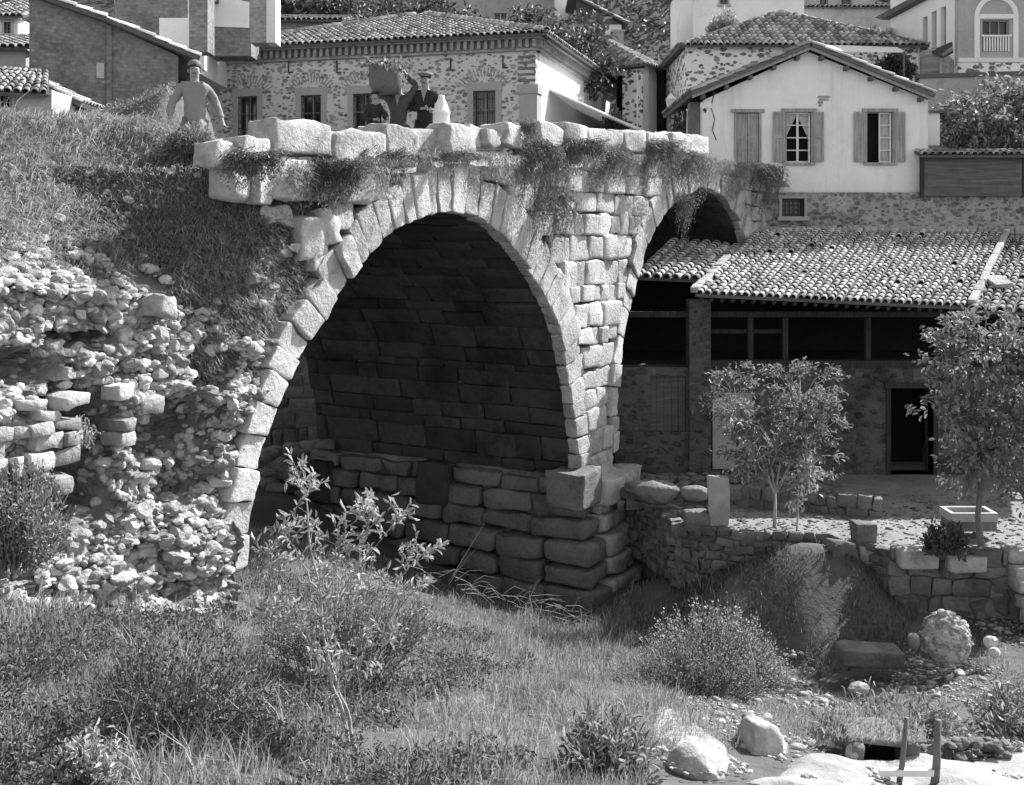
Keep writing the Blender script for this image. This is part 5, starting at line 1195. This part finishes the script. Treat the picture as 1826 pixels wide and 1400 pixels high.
# little arched house
ah = thing('arched_house', 'little tiled house with dark arched porch and bright side wall', 'house', tuple(px(1140, 235, 46)))
fA, LA_ = FP(1062, 47.5, 1147, 46); fA2 = Fr(*px(1147, 0, 46)[:2], .45, .89); zt = Zp(118, 46); LA2 = 6.2
ac, _ = fA.at(1098, 150); ar = 1.0; zs = Zp(152, 46.5)
mb = MB(); fA.box(mb, ac+ar, LA_, 1.5, zt, -.4, 0); fA.box(mb, 0, ac-ar, 1.5, zt, -.4, 0)
pts = [(ac-ar, zt), (ac-ar, zs)]+[(ac-ar*math.cos(a), zs+ar*.9*math.sin(a)) for a in np.linspace(.05, math.pi-.05, 12)]+[(ac+ar, zs), (ac+ar, zt)]; fA.prism(mb, pts, -.4, -.002); mb.build('porch_wall', PLASTW, ah, False)
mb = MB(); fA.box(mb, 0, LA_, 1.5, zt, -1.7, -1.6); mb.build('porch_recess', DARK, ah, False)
mb = MB(); fA.box(mb, LA_-1.0, LA_+.0, 1.5, Zp(124, 46), .003, .03); mb.build('quoins', FIELDW, ah, False)
mb = MB(); fA2.wall(mb, .02, LA2, 1.5, zt, [], .3); mb.build('side_wall', PLASTW, ah, False)
mb = MB(); fA.box(mb, -.2, LA_+.1, Zp(122, 46), zt, .032, .2); mb.build('fascia', WOODD, ah, False)
tl, bd = MB(), MB(); e = .4; A, B, Cc = fA.p(-.6, zt, e), fA.p(LA_+e, zt, e), fA2.p(LA2+e, zt, e); ap = px(1072, 66, 50)
roof_tri(tl, bd, A, B, ap, .24, .38); roof_tri(tl, bd, B, Cc, ap, .24, .38); o = tl.build('roof', TILE, ah); bd.build('roof_boards', TILEB, o, False)
mb = MB(); mb.add([px(1096, 200, 44), px(1140, 205, 43), px(1150, 240, 42), px(1096, 240, 43)], [[0, 1, 2, 3]]);
simple_house('garden_wall', 'pale rendered garden wall between arched house and stone house', 1150, 1230, 118, 240, 52, PLASTG, .6, rooft='flat', over=.08, cat='wall')
simple_house('tiled_wall', 'short brick wall with a tile coping beside the big stone house', 1180, 1226, 118, 240, 48, BRICKL, .5, rooft='shed', roofh=.2, over=.15, cat='wall', wins=[(1204, 1222, 126, 156)])
# lamp on the wall
la = thing('street_lamp', 'white lantern on a bracket above the narrow street', 'street lamp', tuple(px(1196, 210, 42)))
c = px(1196, 186, 42); mb = MB(); T = [(-.16, -.16, .18), (.16, -.16, .18), (.16, .16, .18), (-.16, .16, .18), (-.1, -.1, -.22), (.1, -.1, -.22), (.1, .1, -.22), (-.1, .1, -.22)]; mb.add(np.array(T)+c, [[4, 5, 1, 0], [5, 6, 2, 1], [6, 7, 3, 2], [7, 4, 0, 3], [4, 7, 6, 5]]); mb.build('lantern', CURT, la, False)
mb = MB(); mb.add(np.array([(-.2, -.2, .18), (.2, -.2, .18), (.2, .2, .18), (-.2, .2, .18), (0, 0, .42)])+c, [[0, 1, 4], [1, 2, 4], [2, 3, 4], [3, 0, 4]], [[3, 2, 1, 0]]); mb.build('cap', WHITE, la, False)
mb = MB(); tube(mb, [c+np.array([0, 0, -.22]), c+np.array([0, 0, -.5]), c+np.array([.35, .1, -.62]), c+np.array([.5, .1, -2.5])], [.03, .03, .03, .04], 6); mb.build('bracket', IRON, la)
# gate pier with a dark stone jamb at the left of the white house
mb = MB(); f, L_ = FP(1231, 33.2, 1250, 33.2); f.box(mb, 0, L_, 1.0, Zp(182, 33.2), -.5, 0); tag(mb.build('gate_pier', FOOT, None, False), 'dark stone gate pier at the left corner of the white house', 'gate pier')
bush('bush', 'small dark bush in the lane left of the gate pier', 1200, 1232, 178, 240, 36, 40, .1, LEAFD, 14, .1, dep=.3)
# big stone house, right of centre
bh, f, L_ = simple_house('stone_cottage', 'stone-spotted cottage with hipped roof directly behind the white gabled house', 1224, 1640, 84, 260, 42, FIELDW, 7, rooft='hip', roofh=2.05)
r = thing('white_awning', 'long white awning behind the right slope of the gabled roof', 'awning', tuple(px(1530, 90, 39)))
mb = MB(); q = [px(1446, 79, 40), px(1600, 84, 40), px(1612, 91, 38), px(1480, 90, 38)]; mb.add(q+[p-np.array([0, 0, .05]) for p in q], [[0, 1, 2, 3]], [[7, 6, 5, 4]], [[i, (i+1) % 4, 4+(i+1) % 4, 4+i] for i in range(4)]); mb.build('canvas', AWN, r, False)
for x_ in (1612, 1480): mb = MB(); tube(mb, [px(x_, 92, 38), px(x_, 180, 38)], .04, 6); mb.build('pole', WOOD, r)
# top right
simple_house('white_building', 'tall plain white building at the top between two tiled roofs', 1236, 1434, -60, 130, 56, PLASTW, 8, rooft='flat', wins=[(1284, 1298, -8, 8)])
simple_house('boundary_wall', 'long grey rendered wall across the top behind the stone cottage', 1434, 1600, 14, 150, 60, PLASTG, .5, rooft='shed', roofh=.25, over=.2, cat='wall')
simple_house('far_house', 'far pale house with dark windows peeping above the long grey wall', 1440, 1560, -60, 30, 70, PLASTG, 5, rooft='flat', wins=[(1462, 1476, -12, 10), (1500, 1518, -12, 10)])
bg_, f, L_ = simple_house('large_white_house', 'large white house with three narrow dark windows at the upper right', 1588, 1712, -60, 150, 44, PLASTW, 3, rooft='flat', dY=-4., wins=[(1645, 1654, 30, 90), (1661, 1670, 20, 90), (1677, 1687, 12, 88)], surr=0)
mb = MB(); f.prism(mb, [f.at(1574, 32), f.at(1585, 36), f.at(1660, -4), f.at(1660, -14)], .0, .35); mb.build('eave_band', TILEB, bg_, False)
# wing facing the bank with arched balcony window, its shade put into greyer plaster
aw = thing('balcony_house', 'pale house wing with an arched window and balustrade in the top right corner', 'house', tuple(px(1770, 130, 40)))
f, L_ = FP(1708, 40, 1900, 40); o_ = window(f, aw, 1752, 1800, 36, 92, surr=.0, cols=3, rows=2, rec=.15, wm=WOODV)
mb = MB(); f.wall(mb, 0, L_, Zp(200, 40), 9.5, [o_], .3); f.box(mb, 0, .3, 4, 9.5, -5, -.302); mb.build('wall', PLASTG, aw, False)
mb = MB(); f.box(mb, 0, L_, 9.5, 9.7, -5, .35); mb.build('roof', TILEB, aw, False)
mb = MB(); f.box(mb, 0, L_, Zp(112, 40), Zp(104, 40), .002, .12); c_, zc = f.at(1776, 30); R = .62
for i in range(14):
    a, b = math.pi*i/14, math.pi*(i+1)/14; f.prism(mb, [(c_+math.cos(t)*r_, zc+math.sin(t)*r_) for t, r_ in ((a, R), (a, R+.16), (b, R+.16), (b, R))], .0, .07)
f.box(mb, c_-.78, c_-.6, Zp(104, 40), zc, .003, .06); f.box(mb, c_+.6, c_+.78, Zp(104, 40), zc, .003, .06); f.box(mb, c_-.6, c_+.6, Zp(34, 40), Zp(26, 40), .003, .1); mb.build('mouldings', PLASTW, aw, False)
mb = MB()
for i in range(10): a = o_[0]+(o_[1]-o_[0])*(i+.5)/10; f.box(mb, a-.025, a+.025, Zp(92, 40), Zp(66, 40), .02, .06)
f.box(mb, o_[0]-.05, o_[1]+.05, Zp(66, 40), Zp(63, 40), .0, .1); mb.build('balustrade', WHITE, aw, False)
mb = MB(); f.box(mb, -.3, L_, 1., Zp(112, 39.2), .4, .8); tag(mb.build('podium_wall', FIELDW, None, False), 'pale rubble podium wall under the balcony house', 'wall')
mb = MB(); f2, L2 = FP(1640, 37, 1900, 36); f2.box(mb, 0, L2, 1., Zp(140, 37), -.4, 0); tag(mb.build('garden_wall', PLASTG, None, False), 'plastered garden wall with dark coping above the shrubs at the right', 'wall')
mb = MB(); f2.box(mb, -.1, L2, Zp(140, 37)+.001, Zp(133, 37), -.5, .1); tag(mb.build('wall_coping', TILEB, None, False), 'dark coping running along the garden wall', 'coping')
hu = thing('hut', 'small dark board hut with pale corner posts below the three narrow windows', 'hut', tuple(px(1660, 135, 38)))
f, L_ = FP(1638, 38, 1680, 37.5); mb = MB(); f.prism(mb, [(0, Zp(142, 38)), (L_, Zp(142, 38)), (L_, Zp(104, 38)), (L_*.65, Zp(88, 38)), (0, Zp(94, 38))], -1.2, 0); mb.build('wall', BRICK, hu, False)
for x in (1640, 1678): mb = MB(); u_, _ = f.at(x, 100); f.box(mb, u_-.03, u_+.03, Zp(142, 38), Zp(100, 38), .0, .05); mb.build('post', WOODV, hu, False)
mb = MB(); q = [px(1660, 90, 37.8), px(1698, 74, 37.8), px(1700, 90, 36.8), px(1682, 100, 36.8)]; mb.add(q+[p-np.array([0, 0, .08]) for p in q], [[0, 1, 2, 3]], [[7, 6, 5, 4]], [[i, (i+1) % 4, 4+(i+1) % 4, 4+i] for i in range(4)]); mb.build('roof', WOODD, hu, False)
rr = thing('outbuilding', 'tiled outbuilding roof behind the shrubs at the right edge', 'outbuilding', tuple(px(1830, 250, 36)))
tl, bd = MB(), MB(); roof_quad(tl, bd, px(1775, 222, 34.5), px(1960, 232, 34.5), px(1940, 150, 35.9), px(1752, 142, 35.9), .22, .36); o = tl.build('roof', TILE, rr); bd.build('roof_boards', TILEB, o, False)
mb = MB(); boxc(mb, (15.3, 34.7, .2), (20, 35.8, Zp(225, 34.5))); mb.build('wall', PLASTG, rr, False)

# ---- scrub slope, mid background
sb = []
mbz = MB(); LPn = 60000; X = U_(-60, 70, LPn); Yh = U_(46, 110, LPn); Zh = np.interp(Yh, [34, 44, 60, 90, 144], [1.3, 1.8, 6, 22, 52]); kk = sn(np.stack([X, Yh], -1), .35, 91) > -.9
leaves(mbz, np.stack([X, Yh, Zh+U_(.0, .9, LPn)], 1)[kk], .5, .4); tag(mbz.build('scrub', LEAFD), 'dark scrub covering the hill among the houses', 'scrub', kind='stuff')

def tb(x, y, Y, rx, rz, ry=None): return (px(x, y, Y), (rx/F_PX*Y, (ry or rx)/F_PX*Y, rz/F_PX*Y))
tree('fig_tree', 'bushy broad-leaved tree pressed between the stone house roof and the arched house', px(1040, 230, 46), px(1035, 120, 46),
     [tb(985, 70, 49, 45, 42), tb(1035, 95, 47, 42, 52), tb(1060, 140, 46, 34, 42), tb(1040, 45, 50, 28, 25), tb(930, 45, 52, 35, 28)], .3, LEAFD, tr=.12, ncl=22, per=26, spread=.28, seed=34)
tree('dark_tree', 'dark round tree rising behind the hipped roof apex', px(720, 90, 56), px(720, 50, 56), [tb(700, 28, 56, 60, 34), tb(620, 40, 57, 34, 26), tb(780, 22, 57, 48, 28), tb(840, 36, 58, 34, 22)], .34, LEAFD, tr=.15, ncl=16, per=26, spread=.35, seed=44)
tree('dark_tree', 'dark tree filling the gap left of the hipped roof apex', px(540, 110, 58), px(545, 50, 58), [tb(530, 10, 58, 34, 36), tb(590, 4, 58, 45, 38)], .34, LEAFD, tr=.15, ncl=16, per=26, spread=.35, seed=54)
bush('shrub', 'light twiggy shrub on the cottage roof ridge before the white building', 1262, 1318, 15, 70, 46, 110, .16, LEAFL, 12, .2, dep=.6, sr=.012)
bush('shrub', 'spiky pale plant at the right end of the stone cottage roof', 1530, 1600, 48, 82, 44, 60, .2, LEAFL, 10, .2, dep=.4, sr=.012)
tree('shrub_tree', 'large glossy-leaved shrub behind the board fence at the right', px(1760, 300, 33.6), px(1755, 240, 33.6), [tb(1725, 205, 33.5, 55, 45), tb(1790, 190, 34, 45, 42), tb(1710, 250, 33.2, 48, 30), tb(1780, 245, 33.3, 45, 32), tb(1835, 250, 33.4, 40, 30), tb(1845, 200, 33.9, 30, 40)], .2, LEAF, tr=.08, ncl=45, per=24, spread=.2, seed=64, cat='shrub')
bush('vine', 'vine hanging behind the awning of the stone house', 1072, 1120, 190, 238, 41, 60, .12, LEAFD, 14, .12, dep=.3, cat='vine')
bush('bush', 'dark foliage under the white awning behind the gabled roof', 1560, 1632, 92, 140, 40, 110, .16, LEAFD, 14, .15, dep=.5)
# grassy mound behind the walker at the left end of the bridge
mx_, my_ = np.meshgrid(np.linspace(-1, 1, 40), np.linspace(-1, 1, 30), indexing='ij')
c = px(275, 0, 23); top = np.array([px(180, 0, 22)[0], px(345, 0, 22)[0]])
Xm = -8.7+mx_*2.5; Ym = 23+my_*3; Zm = .6+(np.interp(Xm, [-11, px(180, 0, 22)[0], px(250, 0, 22)[0], px(322, 0, 22)[0], -6.2], [1.6, Zp(200, 22), Zp(182, 22), Zp(150, 22), Zp(175, 22)])-.6)*np.clip(1.15-my_**2, 0, 1)*np.clip((1.0-np.abs(mx_))*6, 0, 1)
mb = MB(); gridmesh(mb, Xm, Ym, Zm); tag(mb.build('mound', SOIL), kind='structure')
n_ = 9000; a, b = U_(-1, 1, n_), U_(-1, .8, n_); Xq = -8.7+a*2.5; Yq = 23+b*3; Zq = .6+(np.interp(Xq, [-11, px(180, 0, 22)[0], px(250, 0, 22)[0], px(322, 0, 22)[0], -6.2], [1.6, Zp(200, 22), Zp(182, 22), Zp(150, 22), Zp(175, 22)])-.6)*np.clip(1.15-b**2, 0, 1)*np.clip((1.0-np.abs(a))*6, 0, 1)
mb = MB(); leaves(mb, np.stack([Xq, Yq, Zq+U_(0, .12, n_)], 1), .06, .4); tag(mb.build('scrub', LEAF), 'leafy scrub on the mound behind the man at the left', 'scrub', kind='stuff')

# ================================================================== PEOPLE
def skin_mesh(name, verts, edges, mat, parent, sub=1, root=0, fold=False):
    me = bpy.data.meshes.new(name); me.from_pydata([v[:3] for v in verts], edges, []); me.materials.append(mat)
    o = bpy.data.objects.new(name, me); COL.objects.link(o); m = o.modifiers.new('skin', 'SKIN'); m.use_smooth_shade = True
    for i, v in enumerate(verts): me.skin_vertices[0].data[i].radius = (v[3], v[4] if len(v) > 4 else v[3])
    me.skin_vertices[0].data[root].use_root = True
    s_ = o.modifiers.new('sub', 'SUBSURF'); s_.levels = s_.render_levels = sub
    if fold:
        t_ = bpy.data.textures.get('folds') or bpy.data.textures.new('folds', 'CLOUDS'); t_.noise_scale = .11; d_ = o.modifiers.new('folds', 'DISPLACE'); d_.texture = t_; d_.strength = .045; d_.mid_level = .5; d_.texture_coords = 'LOCAL'
    o.parent = parent; return o
def person(label, loc, rz, H, J, coat, trou, hat=None, headturn=0., skirt=False, hatm=CLM, collar=None):
    """J: joints in units of stature, x to the viewer's right when rz=0, y away from the viewer"""
    r = bpy.data.objects.new('person', None); COL.objects.link(r); r.location = loc; r.rotation_euler = (0, 0, rz); tag(r, label, 'person')
    def v(p, a, b=None): return (p[0]*H, p[1]*H, p[2]*H, a*H, (b or a)*H)
    B = [v((0, 0, .53), .075, .055), v((0, 0, .63), .062, .05), v((0, -.005, .75), .085, .058), v((0, 0, .825), .04), v((0, -.004, .858), .034), v((0, -.014, .895), .047, .056), v((0, -.006, .945), .052, .062), v((0, .0, .985), .03, .034), v((0, -.066, .915), .007)]
    E = [(0, 1), (1, 2), (2, 3), (3, 4), (4, 5), (5, 6), (6, 7), (5, 8)]
    for s_ in ('l', 'r'):
        x = -1 if s_ == 'l' else 1; n = len(B); sh_ = (x*.105, 0, .795); el = J[s_+'e']; ha = J[s_+'h']
        d = np.array(ha)-np.array(el); d = d/np.linalg.norm(d); side = np.cross(d, [0, 1, 0.2]); side = side/(np.linalg.norm(side)+1e-6)
        B += [v(sh_, .036), v(el, .026), v(ha, .016), v(tuple(np.array(ha)+d*.03), .019, .011), v(tuple(np.array(ha)+d*.05), .02, .010)]
        E += [(2, n), (n, n+1), (n+1, n+2), (n+2, n+3), (n+3, n+4)]
        for k in range(4):
            a = len(B); off = side*(k-1.5)*.0105; cur = np.array([0, -1, 0])*.012; L_ = (.034, .04, .037, .028)[k]
            B += [v(tuple(np.array(ha)+d*(.05+L_*.55)+off*1.2+cur*.4), .0052), v(tuple(np.array(ha)+d*(.05+L_)+off*1.25+cur*1.4), .0045)]; E += [(n+4, a), (a, a+1)]
        a = len(B); B += [v(tuple(np.array(ha)+d*.04-side*x*.026), .0065), v(tuple(np.array(ha)+d*.062-side*x*.034), .0055)]; E += [(n+3, a), (a, a+1)]
    for s_ in ('l', 'r'):
        x = -1 if s_ == 'l' else 1; n = len(B); kn = J.get(s_+'k', (x*.06, -.01, .28)); an = J.get(s_+'a', (x*.065, .0, .045))
        B += [v((x*.055, 0, .5), .058), v(kn, .036), v(an, .022), v((an[0], an[1]-.05, .02), .022, .016), v((an[0], an[1]-.1, .016), .018, .012)]; E += [(0, n), (n, n+1), (n+1, n+2), (n+2, n+3), (n+3, n+4)]
    skin_mesh('body', B, E, SKIN, r)
    # coat with sleeves
    V = [v((0, 0, .45 if not skirt else .34), .12, .095), v((0, 0, .54), .1, .08), v((0, 0, .64), .095, .074), v((0, -.004, .745), .112, .076), v((0, 0, .815), .062, .055)]; E = [(0, 1), (1, 2), (2, 3), (3, 4)]
    for s_ in ('l', 'r'):
        x = -1 if s_ == 'l' else 1; n = len(V); V += [v((x*.1, 0, .785), .05), v(J[s_+'e'], .037), v(tuple(np.array(J[s_+'h'])*.9+np.array(J[s_+'e'])*.1), .03)]; E += [(3, n), (n, n+1), (n+1, n+2)]
    skin_mesh('jacket', V, E, coat, r, 2, 1, True)
    V = [v((0, 0, .54), .085, .066)]; E = []
    for s_ in ('l', 'r'):
        x = -1 if s_ == 'l' else 1; n = len(V); kn = J.get(s_+'k', (x*.06, -.01, .28)); an = J.get(s_+'a', (x*.065, .0, .045)); V += [v((x*.058, 0, .47), .07), v(kn, .05), v((an[0], an[1], an[2]+.02), .04)]; E += [(0, n), (n, n+1), (n+1, n+2)]
    skin_mesh('trousers', V, E, trou, r, 2, 0, True)
    P = ICO3[0].copy(); P[:, 2] = np.where(P[:, 2] < -.1, -.1+.2*P[:, 2], P[:, 2]); mb = MB(); mb.add(P*np.array([.056, .064, .048])*H+np.array([0, .006, .958])*H, ICO3[1]); o = mb.build('hair', HAIR, None); o.parent = r
    for x in (-.018, .018):
        mb = MB(); mb.add(ICO2[0]*.006*H+np.array([x, -.061, .93])*H, ICO2[1]); o = mb.build('eye', HAIR, None); o.parent = r
        mb = MB(); mb.add(ICO2[0]*np.array([.008, .012, .018])*H+np.array([x*2.9, .002, .925])*H, ICO2[1]); o = mb.build('ear', SKIN, None); o.parent = r
    mb = MB(); mb.add(ICO2[0]*np.array([.016, .006, .004])*H+np.array([0, -.062, .897])*H, ICO2[1]); o = mb.build('mouth', CLD, None); o.parent = r
    if hat:
        mb = MB(); P = ICO3[0].copy(); P[:, 2] = np.maximum(P[:, 2], -.15)
        if hat == 'cap':
            mb.add(P*np.array([.074, .084, .034])*H+np.array([0, .008, .985])*H, ICO3[1]); mb.add(P*np.array([.05, .05, .008])*H+np.array([0, -.075, .966])*H, ICO3[1])
        else: mb.add(P*np.array([.058, .062, .05])*H+np.array([0, .008, .975])*H, ICO3[1])
        o = mb.build('cap' if hat == 'cap' else 'skullcap', hatm, None); o.parent = r
    if collar:
        mb = MB(); mb.add(np.array([(-.03, -.062, .815), (.03, -.062, .815), (.0, -.083, .70), (-.032, -.045, .84), (.032, -.045, .84)])*H, [[0, 1, 2]], [[3, 4, 1, 0]]); o = mb.build('shirt_front', collar, None, False); o.parent = r
    return r
def feet(x, y, Y, H): z_ = Zp(y, Y)-H; return (float(px(x, 0, Y)[0]), Y, z_)
p1 = person('man in loose pale jacket and skullcap stepping up at the left bridge end', feet(347, 111, 16.2, 1.68), .25, 1.68,
       dict(le=(-.19, -.02, .64), lh=(-.2, -.08, .5), re=(.18, .03, .66), rh=(.23, -.04, .50), rk=(.05, -.16, .40), ra=(.04, -.12, .16)), M('linen', .26, .12, 6, .3, 30), CLM, 'skull', hatm=CLM)
p2 = person('man carrying a big basket of greens on his shoulder, both arms raised', feet(711, 138, 19.4, 1.66), -.1, 1.66,
       dict(le=(-.25, -.02, .83), lh=(-.2, -.03, .98), re=(.19, .0, .9), rh=(.07, -.02, 1.04)), M('olive_cloth', .09, .2, 6, .3, 30), M('olive_cloth2', .09, .2, 6, .3, 30), None, collar=CLL)
p3 = person('small child in dark clothes standing in front of the basket carrier', feet(668, 163, 19.0, 1.25), .15, 1.25,
       dict(le=(-.12, -.05, .62), lh=(.0, -.16, .6), re=(.15, -.06, .64), rh=(.17, -.17, .62)), CLD, CLD, None, skirt=True)
p4 = person('man in a peaked cap and dark overcoat leaning a hand on a white jar', feet(759, 131, 19.4, 1.68), -.2, 1.68,
       dict(le=(-.17, .0, .64), lh=(.02, -.15, .62), re=(.17, .0, .64), rh=(.13, -.16, .6)), CLD, CLD, 'cap', skirt=True, hatm=CLM, collar=CLL)
# basket on the shoulder
bk = thing('basket', 'tall wicker basket heaped with greens on the carrier\'s shoulder', 'basket', tuple(px(685, 170, 19.25)))
c = px(688, 168, 19.2); mb = MB(); h_ = 48/F_PX*19.2; n_ = 20
prof = [(0, .0), (.2, .0), (.27, .12), (.30, .3), (.28, .48), (.245, .485), (.26, .3), (.0, .1)]
V = [c+np.array([r_*math.cos(2*math.pi*k/n_), r_*math.sin(2*math.pi*k/n_)*.9, z_]) for r_, z_ in prof for k in range(n_)]
mb.add(V, [[i*n_+k, i*n_+(k+1) % n_, (i+1)*n_+(k+1) % n_, (i+1)*n_+k] for i in range(len(prof)-1) for k in range(n_)]); mb.build('basketwork', WICK, bk)
mb = MB(); P = c+np.array([0, 0, .47])+rng.normal(size=(260, 3))*np.array([.16, .13, .05]); leaves(mb, P, .12, .4); mb.build('greens', LEAF, bk)
# white jar
c = px(787, 236, 19.0); c[2] = Zp(240, 19.0); mb = MB(); prof = [(0, 0), (.13, 0), (.145, .2), (.14, .35), (.15, .36), (.15, .39), (.135, .4), (.1, .52), (.05, .62), (.055, .66), (.03, .67), (0, .64)]
V = [c+np.array([r_*math.cos(2*math.pi*k/n_), r_*math.sin(2*math.pi*k/n_), z_]) for r_, z_ in prof for k in range(n_)]
mb.add(V, [[i*n_+k, i*n_+(k+1) % n_, (i+1)*n_+(k+1) % n_, (i+1)*n_+k] for i in range(len(prof)-1) for k in range(n_)]); tag(mb.build('water_jar', WHITE), 'tall white water jar standing beside the capped man', 'jar')
